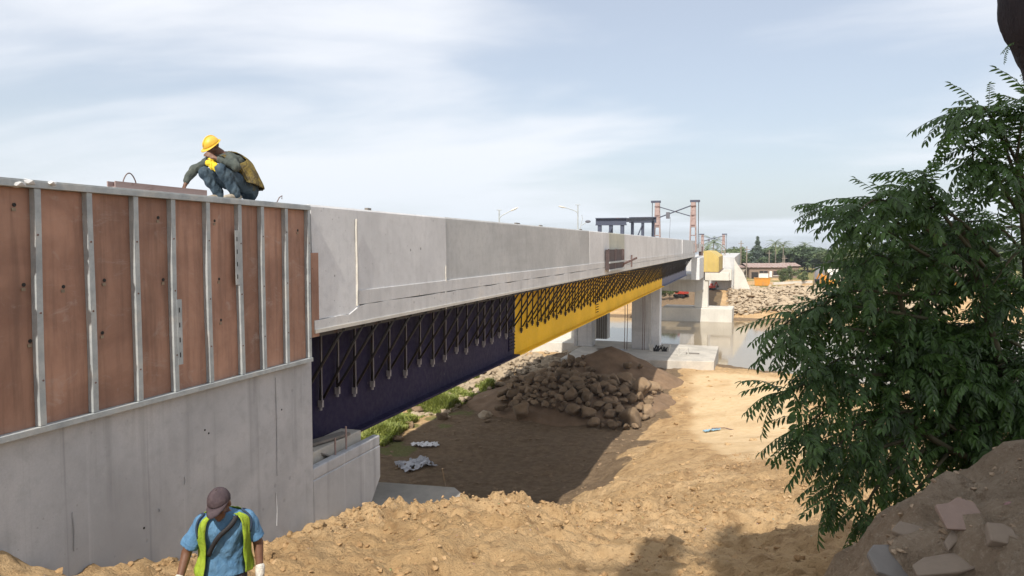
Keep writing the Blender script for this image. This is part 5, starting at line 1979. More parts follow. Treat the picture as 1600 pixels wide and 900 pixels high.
fronds = [frond_mesh(s) for s in range(8)]
fdat = []
for me in fronds:
    fdat.append(tri_data(me))

random.seed(77)
root = P(1640, 800, 5.6)
root.z = hz_(root.x, root.y)
tree = empty('leafy_tree', root, 0, 'dark green feathery-leaved tree overhanging the sandy slope from the bank', 'tree')
wood = MB()
limbs = []


def limb(pts, r0, r1, base=None):
    """pts: (px, py, depth)"""
    w = [P(*p) for p in pts]
    if base is not None:
        w = [base] + w
    # smooth
    out = []
    for i in range(len(w) - 1):
        p0, p1, p2, p3 = w[max(i - 1, 0)], w[i], w[i + 1], w[min(i + 2, len(w) - 1)]
        for k in range(5):
            t = k / 5
            out.append(0.5 * ((2 * p1) + (p2 - p0) * t + (2 * p0 - 5 * p1 + 4 * p2 - p3) * t * t + (3 * p1 - p0 - 3 * p2 + p3) * t ** 3))
    out.append(w[-1])
    n = len(out)
    wood.tube(out, [r0 + (r1 - r0) * i / (n - 1) for i in range(n)], 6)
    limbs.append(out)
    return out


limb([(1625, 640, 5.3), (1610, 480, 5.1), (1600, 340, 5.0), (1590, 240, 4.9)], 0.055, 0.02, root)
limb([(1600, 690, 5.2), (1560, 560, 5.0), (1530, 440, 4.9), (1500, 350, 4.8)], 0.05, 0.014, root)
limb([(1590, 720, 5.1), (1500, 640, 4.9), (1430, 540, 4.8), (1400, 440, 4.7)], 0.045, 0.012, root)
limb([(1585, 740, 5.1), (1480, 700, 4.8), (1400, 640, 4.7)], 0.045, 0.012, root)
main = [  # outer boughs: the tips that show against the sky, the river and the sand
    [(1595, 300, 4.9), (1560, 205, 4.8), (1510, 172, 4.7), (1450, 196, 4.6)],
    [(1600, 330, 4.9), (1590, 215, 4.8), (1560, 165, 4.7)],
    [(1610, 300, 4.9), (1575, 225, 4.8), (1535, 195, 4.7), (1490, 205, 4.6)],
    [(1610, 350, 4.9), (1570, 300, 4.8), (1530, 262, 4.7), (1500, 275, 4.6)],
    [(1610, 330, 4.9), (1590, 260, 4.8), (1575, 200, 4.7), (1560, 190, 4.6)],
    [(1560, 400, 4.9), (1500, 345, 4.7), (1440, 330, 4.6), (1400, 345, 4.5)],
    [(1590, 330, 4.9), (1540, 250, 4.75), (1500, 235, 4.7), (1478, 262, 4.65)],
    [(1600, 360, 4.9), (1560, 290, 4.75), (1520, 300, 4.7)],
    [(1540, 420, 4.8), (1470, 330, 4.6), (1420, 290, 4.55), (1395, 300, 4.5)],
    [(1520, 420, 4.8), (1420, 335, 4.6), (1350, 318, 4.5), (1298, 345, 4.4)],
    [(1500, 430, 4.8), (1400, 370, 4.6), (1340, 355, 4.5), (1297, 368, 4.4)],
    [(1480, 430, 4.8), (1400, 410, 4.6), (1350, 405, 4.5), (1300, 430, 4.4)],
    [(1470, 470, 4.8), (1370, 455, 4.6), (1290, 465, 4.5), (1240, 495, 4.4)],
    [(1460, 500, 4.8), (1340, 480, 4.6), (1240, 492, 4.5), (1178, 525, 4.4)],
    [(1450, 560, 4.8), (1360, 520, 4.6), (1275, 520, 4.5), (1205, 550, 4.4)],
    [(1450, 590, 4.8), (1340, 585, 4.6), (1260, 600, 4.5), (1175, 628, 4.4)],
    [(1440, 620, 4.8), (1340, 620, 4.6), (1270, 645, 4.5), (1210, 690, 4.4)],
    [(1440, 650, 4.8), (1350, 660, 4.6), (1290, 700, 4.5), (1245, 720, 4.4)],
    [(1440, 680, 4.8), (1350, 710, 4.6), (1290, 755, 4.5), (1258, 790, 4.4)],
    [(1450, 700, 4.8), (1380, 750, 4.6), (1330, 800, 4.5), (1312, 826, 4.45)],
    [(1480, 710, 4.8), (1420, 760, 4.6), (1370, 800, 4.5)],
    [(1380, 560, 4.9), (1320, 560, 4.7), (1275, 575, 4.6), (1250, 590, 4.5)],
    [(1390, 680, 4.9), (1340, 690, 4.7), (1300, 725, 4.6)],
]
for b_ in main:
    b_[-1] = (b_[-1][0] + 42, b_[-1][1] - 14, b_[-1][2])
    b_[-2] = (b_[-2][0] + 22, b_[-2][1] - 6, b_[-2][2])
    limb(b_, 0.013, 0.004)
# inner boughs that fill the crown
for k in range(50):
    sx, sy = random.uniform(1440, 1650), random.uniform(340, 700)
    ex, ey = sx - random.uniform(40, 170), sy + random.uniform(-60, 90)
    d0, d1 = random.uniform(4.9, 6.0), random.uniform(4.6, 5.6)
    limb([(sx, sy, d0), ((sx + ex) / 2, (sy + ey) / 2 - 22, (d0 + d1) / 2), (ex, ey, d1)], 0.014, 0.005)
for k in range(14):
    sx, sy = random.uniform(1540, 1680), random.uniform(560, 740)
    ex, ey = sx - random.uniform(60, 180), sy + random.uniform(-20, 60)
    limb([(sx, sy, 5.2), ((sx + ex) / 2, (sy + ey) / 2 - 20, 5.0), (ex, ey, 4.9)], 0.014, 0.005)

spots = []          # (position, direction, length, rank)
for li, pl in enumerate(limbs):
    outer = 4 <= li < 4 + len(main)
    trunkish = li < 4
    n = len(pl)
    seglen = sum((pl[i + 1] - pl[i]).length for i in range(n - 1))
    cnt = int(seglen / (0.036 if outer else 0.044))
    if trunkish:
        cnt = int(seglen / 0.09)
    for k in range(cnt):
        t = (k + 0.5) / cnt
        if trunkish and t < 0.35:
            continue
        if not trunkish and t < 0.12:
            continue
        f = t * (n - 1)
        i = min(n - 2, int(f))
        p = pl[i].lerp(pl[i + 1], f - i)
        d = (pl[i + 1] - pl[i]).normalized()
        a = k * 2.4 + random.uniform(-0.5, 0.5)
        sd_ = d.cross(Vector((0, 0, 1))).normalized()
        up_ = sd_.cross(d).normalized()
        out = (sd_ * math.cos(a) + up_ * (0.55 * math.sin(a) + 0.15))
        dr = (d * random.uniform(0.35, 1.0) + out * random.uniform(0.5, 1.0)).normalized()
        ln = random.uniform(0.20, 0.31) * (1.05 if outer else 1.1)
        spots.append((p, dr, ln, (0 if outer else 2) + (1 - t) + random.random() * 0.5))
    for _ in range(3):
        d = (pl[-1] - pl[-2]).normalized()
        spots.append((pl[-1], (d + Vector((random.uniform(-.3, .3), random.uniform(-.3, .3), random.uniform(-.2, .3)))).normalized(), random.uniform(0.18, 0.26), 0 if outer else 2))
wood.build('trunk', M['twig'], tree, True)
spots.sort(key=lambda s: s[3])
vl, fl, nb = [], [], 0
tree_inv = Matrix.Translation(root).inverted()
for i, (p, d, ln, rk) in enumerate(spots):
    q = d.to_track_quat('X', 'Z')
    m3 = q.to_matrix() @ Matrix.Rotation(random.uniform(-0.5, 0.5), 3, 'X')
    k = random.randrange(len(fronds))
    if i < 290:
        o = link('leaf', fronds[k], tree, world_verts=False)
        o.location = p - root
        o.rotation_euler = m3.to_euler()
        o.scale = (ln, ln, ln)
    else:
        co, fs = fdat[k]
        c = (co * ln) @ np.array(m3).T + np.array(p)
        vl.append(c)
        fl.append(fs + nb)
        nb += len(c)
me = tri_mesh('foliage', vl, fl, M['leaf_near'])
fo = link('foliage', me, tree)
tag(fo, kind='stuff')

# ------------------------------------------------------------------ the dark limb at the upper right with an unseen crown added for shade
sb_ = P(1745, 1000, 2.85)
sb_.z = hz_(sb_.x, sb_.y)
sh = empty('shade_tree', sb_, 0, 'dark leaning tree limb at the upper right corner', 'tree')
tk = MB()
tp = [sb_ - Vector((0, 0, 0.3)), P(1722, 640, 2.8), P(1706, 400, 2.75), P(1712, 230, 2.7), P(1690, 150, 2.7), P(1664, 80, 2.7), P(1640, 20, 2.68), P(1618, -80, 2.66), P(1580, -260, 2.6), P(1530, -520, 2.4), Vector((0.75, 0.6, EYE + 4.8)), Vector((0.6, -0.6, EYE + 7.0))]
rr = [0.24, 0.19, 0.17, 0.155, 0.13, 0.135, 0.16, 0.155, 0.14, 0.12, 0.09, 0.05]
tpp, trr = [], []
for i in range(len(tp) - 1):
    for k in range(8):
        tpp.append(tp[i].lerp(tp[i + 1], k / 8))
        trr.append((rr[i] + (rr[i + 1] - rr[i]) * k / 8) * (1 + 0.09 * math.sin(i * 1.7 + k * 0.2125)))
tk.tube(tpp, trr, 18)
for k in range(7):
    a = k * 0.9
    tk.tube([Vector((0.65, 0.0, EYE + 5.6 + 0.15 * k)), Vector((0.65 + 1.5 * math.cos(a), -0.8 + 1.5 * math.sin(a), EYE + 6.8)), Vector((0.65 + 2.6 * math.cos(a), -1.4 + 2.4 * math.sin(a), EYE + 7.6))], [0.06, 0.04, 0.015], 6)
bo = tk.build('trunk', M['bark_dark'], sh, True)
for v, nr in zip(bo.data.vertices, [v.normal.copy() for v in bo.data.vertices]):
    c = v.co
    v.co = c + nr * (0.030 * mnoise.noise((c.x * 7, c.y * 7, c.z * 3.5)) + 0.012 * mnoise.noise((c.x * 22, c.y * 22, c.z * 9)))


def shade_shape(rs):
    while True:
        x, y = rs.uniform(-2.4, 5.0), rs.uniform(-6.4, 0.75)
        edge = 0.35 * mnoise.noise((x * 1.3, y * 1.3, 4)) + 0.15 * mnoise.noise((x * 4, y * 4, 2))
        if y > 0.35 + edge or (((x - 1.6) / 3.6) ** 2 + ((y + 2.8) / 3.6) ** 2) > 1 + edge * 2:
            continue
        if x < 0.35 + edge * 0.6 and not (-0.72 < x < -0.22 and y < -0.95):
            continue
        return (x, y, EYE + 7.4 + rs.uniform(-0.5, 0.9))


link('crown', leaf_cloud('crown', 5200, shade_shape, 0.26, M['leaf_near'], 12, 1.2), sh)  # unseen crown, added and cut to cast shade on tree, bank and slope
# a small sprig hanging beside the limb
for k, (px, py, dr) in enumerate(((1586, 66, (-0.9, 0, -0.25)), (1576, 72, (-0.5, 0, -0.8)))):
    o = link('leaf', fronds[k], sh, world_verts=False)
    o.location = P(px, py, 2.55) - sb_
    d = (RT * dr[0] + Vector((0, 0, dr[2]))).normalized()
    o.rotation_euler = d.to_track_quat('X', 'Z').to_euler()
    o.scale = (0.055,) * 3


# ------------------------------------------------------------------ broken slabs on the bank
def slab_piece(outline, th, mat, px, py, rot, lab, lift=0.0, size=1.0):
    q = onground(px, py, 2.0)
    m__ = MB()
    n = len(outline)
    top = [(x * size, y * size, th / 2 + random.uniform(-.004, .004)) for x, y in outline]
    bot = [(x * size * 0.97 + random.uniform(-.006, .006), y * size * 0.97 + random.uniform(-.006, .006), -th / 2) for x, y in outline]
    m__.add(top + bot, [tuple(range(n)), tuple(range(2 * n - 1, n - 1, -1))] + [(i, n + i, n + (i + 1) % n, (i + 1) % n) for i in range(n)])
    o = m__.build('broken_slab', mat, bevel=0.006)
    o.location = q + Vector((0, 0, lift))
    o.rotation_euler = rot
    return tag(o, lab, 'slab', 'broken slabs on the near bank')


slab_piece([(-0.11, -0.05), (-0.02, -0.085), (0.07, -0.10), (0.10, -0.02), (0.115, 0.05), (0.05, 0.10), (-0.01, 0.085), (-0.08, 0.09), (-0.095, 0.02)], 0.022, M['pink'], 1500, 812, (0.62, -0.22, 0.4), 'pinkish broken slab tilted on the near bank', 0.004, 0.75)
slab_piece([(-0.06, -0.045), (0.01, -0.055), (0.06, -0.05), (0.055, 0.03), (0.02, 0.055), (-0.05, 0.05)], 0.040, M['broken'], 1563, 838, (0.55, 0.1, 0.2), 'small square concrete chunk beside the pinkish slab', -0.004, 0.85)
slab_piece([(-0.09, -0.04), (-0.02, -0.055), (0.07, -0.04), (0.09, 0.03), (0.02, 0.06), (-0.06, 0.055)], 0.022, M['broken'], 1425, 832, (0.30, 0.12, -0.2), 'flat earth-coloured slab at the edge of the near bank', -0.004, 0.85)
slab_piece([(-0.24, -0.03), (-0.05, -0.06), (0.12, -0.055), (0.22, -0.02), (0.17, 0.025), (0.0, 0.05), (-0.14, 0.055), (-0.22, 0.03)], 0.028, M['broken'], 1500, 880, (0.32, -0.12, 0.5), 'long broken slab lying along the lower edge of the bank', -0.004, 0.85)
slab_piece([(-0.13, -0.06), (-0.02, -0.095), (0.10, -0.08), (0.14, 0.02), (0.05, 0.09), (-0.06, 0.075), (-0.12, 0.03)], 0.022, m_concrete('blue_grey_slab', (0.20, 0.185, 0.17), obj=True), 1398, 882, (0.5, 0.2, 0.6), 'grey concrete slab half buried in the near bank', -0.004)
slab_piece([(-0.08, -0.014), (0.02, -0.02), (0.08, -0.008), (0.05, 0.016), (-0.05, 0.013)], 0.018, M['broken'], 1488, 846, (0.35, -0.35, 1.0), 'narrow splinter of concrete below the pinkish slab', 0.010)


# ------------------------------------------------------------------ people
WORK = bpy.data.scenes.new('workbench')       # fuses solids without re-evaluating the whole place


def blob(name, mat, fill, voxel=0.008, smooth=6, parent=None, wr=0.0, wscale=9.0, seed=0.0):
    """several overlapping solids fused into one continuous skin"""
    bm = bmesh.new()
    fill(bm)
    bmesh.ops.recalc_face_normals(bm, faces=bm.faces)
    me_ = bpy.data.meshes.new(name + '_raw')
    bm.to_mesh(me_)
    bm.free()
    tmp = bpy.data.objects.new('tmp', me_)
    WORK.collection.objects.link(tmp)
    r_ = tmp.modifiers.new('r', 'REMESH')
    r_.mode = 'VOXEL'
    r_.voxel_size = voxel
    s_ = tmp.modifiers.new('s', 'SMOOTH')
    s_.factor = 0.5
    s_.iterations = smooth
    WORK.view_layers[0].update()
    dg = WORK.view_layers[0].depsgraph
    out = bpy.data.meshes.new_from_object(tmp.evaluated_get(dg))
    bpy.data.objects.remove(tmp)
    bpy.data.meshes.remove(me_)
    out.name = name
    if wr:
        nrm_ = [v.normal.copy() for v in out.vertices]
        for v, nr in zip(out.vertices, nrm_):
            c = v.co.copy()
            f = mnoise.noise((c.x * wscale + seed, c.y * wscale, c.z * wscale * 0.55)) + 0.5 * mnoise.noise((c.x * wscale * 2.1, c.y * wscale * 2.1 + seed, c.z * wscale * 1.3))
            v.co = c + nr * wr * f
    out.materials.clear()
    out.materials.append(mat)
    out.polygons.foreach_set('use_smooth', [True] * len(out.polygons))
    return link(name, out, parent, world_verts=False)


def cap_(bm, p0, p1, r0, r1, flat=None):
    """tapered capsule"""
    p0, p1 = Vector(p0), Vector(p1)
    d = p1 - p0
    L = max(d.length, 1e-4)
    m4 = Matrix.Translation(p0) @ d.to_track_quat('Z', 'Y').to_matrix().to_4x4()
    n, k = 14, 6
    rings = []
    for j in range(k + 1):
        a = -math.pi / 2 + (math.pi / 2) * j / k
        rings.append((math.sin(a) * r0, max(1e-4, math.cos(a) * r0)))
    for j in range(k + 1):
        a = (math.pi / 2) * j / k
        rings.append((L + math.sin(a) * r1, max(1e-4, math.cos(a) * r1)))
    vv = [[bm.verts.new(m4 @ Vector((math.cos(2 * math.pi * i / n) * r * (flat[0] if flat else 1), math.sin(2 * math.pi * i / n) * r * (flat[1] if flat else 1), z))) for i in range(n)] for z, r in rings]
    for a, b in zip(vv, vv[1:]):
        for i in range(n):
            bm.faces.new((a[i], a[(i + 1) % n], b[(i + 1) % n], b[i]))
    bm.faces.new(vv[0][::-1])
    bm.faces.new(vv[-1])


def cone_(bm, p0, p1, r0, r1):
    """tapered sleeve with flat ends"""
    p0, p1 = Vector(p0), Vector(p1)
    m4 = Matrix.Translation(p0) @ (p1 - p0).to_track_quat('Z', 'Y').to_matrix().to_4x4()
    L, n = (p1 - p0).length, 20
    vv = [[bm.verts.new(m4 @ Vector((math.cos(2 * math.pi * i / n) * r, math.sin(2 * math.pi * i / n) * r, z))) for i in range(n)] for z, r in ((0, r0), (L, r1))]
    for i in range(n):
        bm.faces.new((vv[0][i], vv[0][(i + 1) % n], vv[1][(i + 1) % n], vv[1][i]))
    bm.faces.new(vv[0][::-1])
    bm.faces.new(vv[1])


def ell(bm, c, r, m3=None):
    res = bmesh.ops.create_icosphere(bm, subdivisions=3, radius=1.0)
    for v in res['verts']:
        p = Vector((v.co.x * r[0], v.co.y * r[1], v.co.z * r[2]))
        v.co = Vector(c) + (m3 @ p if m3 is not None else p)


def ring_at(rings, t):
    f = t * (len(rings) - 1)
    i = min(len(rings) - 2, int(f))
    u = f - i
    p = [rings[max(i - 1, 0)], rings[i], rings[i + 1], rings[min(i + 2, len(rings) - 1)]]

    def cr(a, b, c, d):
        return 0.5 * (2 * b + (c - a) * u + (2 * a - 5 * b + 4 * c - d) * u * u + (3 * b - a - 3 * c + d) * u ** 3)
    C = cr(*[Vector(q[0]) for q in p])
    A, B = cr(*[q[1] for q in p]), cr(*[q[2] for q in p])
    fr = (Vector(p[1][3]) * (1 - u) + Vector(p[2][3]) * u).normalized()
    rt = (Vector(p[1][4]) * (1 - u) + Vector(p[2][4]) * u).normalized()
    return C, A, B, fr, rt


def torso_pt(rings, t, a, off=0.0):
    C, A, B, fr, rt = ring_at(rings, t)
    s, c = math.sin(a), math.cos(a)
    ex = 0.85
    return C + rt * ((A + off) * math.copysign(abs(s) ** ex, s)) + fr * ((B + off) * math.copysign(abs(c) ** ex, c))


def torso(bm, rings, t0=0.0, t1=1.0, off=0.0, n=28, k=20):
    vv = [[bm.verts.new(torso_pt(rings, t0 + (t1 - t0) * j / k, 2 * math.pi * i / n, off)) for i in range(n)] for j in range(k + 1)]
    for a, b in zip(vv, vv[1:]):
        for i in range(n):
            bm.faces.new((a[i], a[(i + 1) % n], b[(i + 1) % n], b[i]))
    bm.faces.new(vv[0][::-1])
    bm.faces.new(vv[-1])


def head(bm, c, m3, s=1.0):
    """front is -Y in head space"""
    def E(p, r, q=None):
        ell(bm, Vector(c) + m3 @ (Vector(p) * s), Vector(r) * s, m3 @ q if q is not None else m3)
    E((0, 0.012, 0.035), (0.074, 0.093, 0.083))
    E((0, -0.022, -0.012), (0.063, 0.070, 0.085))
    E((0, -0.045, -0.072), (0.044, 0.045, 0.038))
    E((0, -0.095, -0.012), (0.012, 0.018, 0.026))
    E((0, -0.106, -0.024), (0.016, 0.014, 0.011))
    E((0, -0.083, 0.030), (0.052, 0.014, 0.010))
    E((0, -0.088, -0.055), (0.024, 0.010, 0.007))
    E((0, -0.086, -0.066), (0.020, 0.010, 0.007))
    E((0, -0.078, -0.092), (0.020, 0.016, 0.016))
    for sx in (-1, 1):
        E((sx * 0.076, 0.012, -0.005), (0.011, 0.022, 0.032))
        E((sx * 0.043, -0.060, -0.020), (0.022, 0.024, 0.022))


def hand(bm, wrist, d, nrm, side, curl=0.6, s=1.0, spread=1.0):
    """d: along the fingers, nrm: back of hand, side=+1 thumb toward d x nrm"""
    d, nrm = Vector(d).normalized(), Vector(nrm)
    nrm = (nrm - d * nrm.dot(d)).normalized()
    t = d.cross(nrm).normalized() * side
    w = Vector(wrist)
    for u in (-0.026, -0.009, 0.009, 0.026):
        cap_(bm, w + d * 0.015 + t * u * 0.8, w + d * 0.085 + t * u, 0.014, 0.012)
    lens = (0.062, 0.074, 0.080, 0.070)
    for k, u in enumerate((-0.030, -0.010, 0.011, 0.032)):
        L = lens[k] * s
        p0 = w + d * 0.088 * s + t * u * spread
        c1 = curl * (0.6 + 0.12 * k)
        d1 = (d * math.cos(c1) - nrm * math.sin(c1) + t * u * 2.0 * spread).normalized()
        p1 = p0 + d1 * L * 0.5
        c2 = curl * 1.7
        d2 = (d * math.cos(c2) - nrm * math.sin(c2)).normalized()
        p2 = p1 + d2 * L * 0.32
        c3 = curl * 2.4
        d3 = (d * math.cos(c3) - nrm * math.sin(c3)).normalized()
        p3 = p2 + d3 * L * 0.24
        cap_(bm, p0 - d1 * 0.01, p1, 0.0098, 0.0090)
        cap_(bm, p1, p2, 0.0090, 0.0084)
        cap_(bm, p2, p3, 0.0084, 0.0074)
    b0 = w + d * 0.028 + t * 0.028
    b1 = b0 + (d * 0.6 + t * 0.75 - nrm * 0.25).normalized() * 0.040
    b2 = b1 + (d * 0.85 + t * 0.35 - nrm * 0.35).normalized() * 0.032
    cap_(bm, b0, b1, 0.014, 0.0105)
    cap_(bm, b1, b2, 0.0105, 0.0085)


def vest_mesh(name, rings, mat, parent, t0, t1, gap, hole, off=0.018, flare=0.0, fold=0.006, seed=0.0):
    """open-fronted vest: gap(t) half-angle of the front opening, hole(t,a) True where the arm passes"""
    nu, nv = 72, 40
    m__ = MB()
    for j in range(nv + 1):
        t = t0 + (t1 - t0) * j / nv
        g = gap(t)
        for i in range(nu + 1):
            a = g + (2 * math.pi - 2 * g) * i / nu
            lowness = max(0.0, 1 - (t - t0) / (t1 - t0))
            o_ = off + flare * lowness ** 2 + fold * (mnoise.noise((a * 3 + seed, t * 4, 1)) + 0.6 * mnoise.noise((a * 8, t * 3, seed)))
            m__.v.append(tuple(torso_pt(rings, t, a, o_)))
    for j in range(nv):
        for i in range(nu):
            t = t0 + (t1 - t0) * (j + 0.5) / nv
            g = gap(t)
            a = g + (2 * math.pi - 2 * g) * (i + 0.5) / nu
            if hole(t, a):
                continue
            b = j * (nu + 1) + i
            m__.f.append((b, b + 1, b + nu + 2, b + nu + 1))
    o = m__.build(name, mat, parent, True, wv=False)
    sm = o.modifiers.new('solid', 'SOLIDIFY')
    sm.thickness = 0.006
    return o


def m_cloth(name, c, c2, scale=7, rough=0.85, fold=0.5, dirt=0.2, dirtc=(0.22, 0.18, 0.13)):
    t = NT(name)
    p = t.pos((1, 1, 0.7), True)
    n1 = t.noise(p, scale, 5, 0.6, 0.8)
    n2 = t.noise(p, scale * 2.3, 4, 0.6, 1.0)
    n3 = t.noise(p, 90, 2, 0.5)
    col = t.mix(t.ramp(n1, 0.3, 0.7), c, c2)
    col = t.mix(t.ramp(n2, 0.5, 0.75, 0, dirt), col, dirtc)
    h = t.math('ADD', t.math('MULTIPLY', n1, 0.7), t.math('ADD', t.math('MULTIPLY', n2, 0.35), t.math('MULTIPLY', n3, 0.04)))
    return t.done(col, rough, 0, t.bump(h, min(1.0, fold * 1.6), 0.05), 0.2)


M['skin'] = m_plain('brown_skin', (0.155, 0.078, 0.048), (0.12, 0.058, 0.036), 9, 0.5, 0, 0.08)
M['hair'] = m_plain('black_hair', (0.014, 0.012, 0.012), rough=0.6)
M['tee'] = m_cloth('blue_cotton', (0.065, 0.155, 0.28), (0.105, 0.22, 0.36), 6, dirt=0.25, dirtc=(0.14, 0.22, 0.31))
M['hiviz'] = m_cloth('lime_vest', (0.17, 0.27, 0.022), (0.29, 0.39, 0.04), 6, 0.7, 0.45, 0.3, (0.30, 0.36, 0.10))
M['cap'] = m_cloth('dark_maroon_cap', (0.050, 0.036, 0.042), (0.075, 0.055, 0.062), 12, 0.8, 0.2, 0.1)
M['dark_trousers'] = m_cloth('dark_trousers', (0.040, 0.036, 0.045), (0.06, 0.055, 0.065), 7)
M['strap'] = m_plain('black_strap', (0.022, 0.022, 0.026), rough=0.75)
M['glove'] = m_cloth('white_glove', (0.62, 0.60, 0.55), (0.52, 0.49, 0.44), 14)
M['trim'] = m_plain('navy_trim', (0.03, 0.05, 0.09), rough=0.8)
M['shirt'] = m_cloth('grey_green_shirt', (0.052, 0.064, 0.060), (0.088, 0.10, 0.088), 6, dirt=0.3, dirtc=(0.19, 0.17, 0.13))
M['olive'] = m_cloth('worn_yellow_vest', (0.20, 0.15, 0.04), (0.085, 0.068, 0.038), 13, 0.8, 0.6, 0.9, (0.05, 0.042, 0.035))
M['jeans'] = m_cloth('worn_jeans', (0.030, 0.050, 0.072), (0.066, 0.098, 0.128), 6, dirt=0.3, dirtc=(0.10, 0.115, 0.11))
M['helmet'] = m_plain('yellow_helmet', (0.74, 0.46, 0.03), (0.62, 0.37, 0.03), 5, 0.45, 0, 0.06, dirt=0.45, dirtc=(0.5, 0.36, 0.1), spec=0.5)
M['cloth_y'] = m_cloth('yellow_cloth', (0.70, 0.50, 0.03), (0.80, 0.60, 0.05), 12, 0.8, 0.5, 0.1, (0.5, 0.34, 0.03))
M['shoe'] = m_plain('dusty_shoe', (0.34, 0.30, 0.24), (0.24, 0.20, 0.16), 8, 0.85)
M['eye'] = m_plain('eye_dark', (0.02, 0.015, 0.012), rough=0.2)

XA, YA, ZA = Vector((1, 0, 0)), Vector((0, 1, 0)), Vector((0, 0, 1))
FR = Vector((0, -1, 0))


def shoe(bm, ankle, d, z0=0.0):
    d = Vector(d)
    d.z = 0
    d.normalize()
    a = Vector((ankle[0], ankle[1], z0))
    cap_(bm, a - d * 0.06 + ZA * 0.036, a + d * 0.10 + ZA * 0.034, 0.036, 0.040, (1, 1))
    cap_(bm, a + d * 0.06 + ZA * 0.034, a + d * 0.165 + ZA * 0.028, 0.042, 0.030)
    cap_(bm, a - d * 0.03 + ZA * 0.03, a + ZA * 0.11, 0.042, 0.040)


# ---- the worker in the lime vest, on the dirt in front of the wall
wp = P(352, 900, 6.2)
gz = hz_(wp.x, wp.y)
wdir = (Vector((wp.x, wp.y, 0))).normalized()
wrz = math.atan2(wdir.y, wdir.x) - math.pi / 2
topz = P(340, 755, 6.1).z
WS = (topz - gz) / 1.625
w2 = empty('person', (wp.x, wp.y, gz), wrz, 'worker in lime safety vest, blue shirt and dark cap looking down', 'person')
w2.scale = (WS,) * 3
hr = [((0, 0.035, 0.84), 0.150, 0.105, FR, XA), ((0, 0.03, 0.92), 0.158, 0.108, FR, XA), ((0.002, 0.018, 1.02), 0.152, 0.105, FR, XA), ((0.002, 0.0, 1.12), 0.160, 0.110, FR, XA),
      ((0.0, -0.018, 1.22), 0.176, 0.118, FR, XA), ((0, -0.030, 1.30), 0.182, 0.112, FR, XA), ((-0.003, -0.042, 1.36), 0.150, 0.090, FR, XA), ((-0.006, -0.055, 1.405), 0.075, 0.066, FR, XA)]
HC = Vector((-0.030, -0.115, 1.475))
HM = Euler((R(21), R(-4), R(-24)), 'XYZ').to_matrix()
SHL, SHR = Vector((-0.172, -0.025, 1.315)), Vector((0.172, -0.025, 1.315))
ELL, ELR = Vector((-0.285, 0.0, 1.075)), Vector((0.262, 0.005, 1.07))
WRL, WRR = Vector((-0.345, -0.095, 0.875)), Vector((0.268, -0.075, 0.860))


def body2(bm):
    head(bm, HC, HM)
    cap_(bm, (-0.008, -0.045, 1.36), HC + HM @ Vector((0, 0.02, -0.06)), 0.060, 0.054)
    torso(bm, hr, 0.05, 0.98, -0.036)
    for s0, e0, w0 in ((SHL, ELL, WRL), (SHR, ELR, WRR)):
        cap_(bm, s0, e0, 0.050, 0.040)
        cap_(bm, e0, w0, 0.042, 0.027)
    hand(bm, WRL, (WRL - ELL) + Vector((0.02, 0, -0.05)), (-1, -0.2, 0.2), 1, 0.45)
    hand(bm, WRR, (WRR - ELR) + Vector((-0.02, 0, -0.05)), (1, -0.2, 0.2), -1, 0.45)
    for sx in (-1, 1):
        cap_(bm, (sx * 0.085, 0.03, 0.86), (sx * 0.105, -0.03, 0.47), 0.078, 0.055)
        cap_(bm, (sx * 0.105, -0.03, 0.47), (sx * 0.115, 0.03, 0.09), 0.052, 0.036)


blob('body', M['skin'], body2, 0.007, 4, w2)


def tee2(bm):
    torso(bm, hr, 0.06, 0.955, 0.008)
    for s0, e0 in ((SHL, ELL), (SHR, ELR)):
        d = (e0 - s0)
        cap_(bm, s0 + Vector((0, 0, -0.005)), s0 + d * 0.30, 0.066, 0.066)
        cone_(bm, s0 + d * 0.1, s0 + d * 0.80, 0.062, 0.076)
    torso(bm, [((0, 0.03, 0.855), 0.172, 0.125, FR, XA), ((0, 0.03, 0.90), 0.168, 0.122, FR, XA), ((0, 0.02, 1.0), 0.160, 0.112, FR, XA)], 0, 1, 0.0)


blob('t_shirt', M['tee'], tee2, 0.008, 2, w2, 0.013, 12.0, 1.3)


def trou2(bm):
    torso(bm, hr, 0.0, 0.13, -0.010)
    for sx in (-1, 1):
        cap_(bm, (sx * 0.082, 0.03, 0.86), (sx * 0.108, -0.03, 0.47), 0.094, 0.070)
        cap_(bm, (sx * 0.108, -0.03, 0.47), (sx * 0.118, 0.03, 0.11), 0.070, 0.058)


blob('trousers', M['dark_trousers'], trou2, 0.010, 4, w2, 0.008, 9.0, 2.0)
for sx in (-1, 1):
    blob('shoe', M['shoe'], lambda bm, sx=sx: shoe(bm, (sx * 0.117, 0.03, 0), (sx * 0.25, -1, 0)), 0.009, 3, w2)
for wr_, el_, nrm, sd2 in ((WRL, ELL, (-1, -0.2, 0.2), 1), (WRR, ELR, (1, -0.2, 0.2), -1)):
    def gl(bm, wr_=wr_, el_=el_, nrm=nrm, sd2=sd2):
        d = (wr_ - el_) + Vector((0.02 * sd2, 0, -0.05))
        cap_(bm, wr_ - d.normalized() * 0.03, wr_ + d.normalized() * 0.02, 0.036, 0.034)
        hand(bm, wr_, d, nrm, sd2, 0.45)
        n_ = d.normalized()
        ell(bm, wr_ + n_ * 0.055, (0.032, 0.026, 0.046), n_.to_track_quat('Z', 'Y').to_matrix())
    g_ = blob('glove', M['glove'], gl, 0.006, 2, w2)
    for v, nr in zip(g_.data.vertices, [v.normal.copy() for v in g_.data.vertices]):
        v.co += nr * 0.003


def gap2(t):
    return 0.62 + 0.10 * (0.6 - t) if t > 0.72 else 0.60 + 0.28 * (0.72 - t)


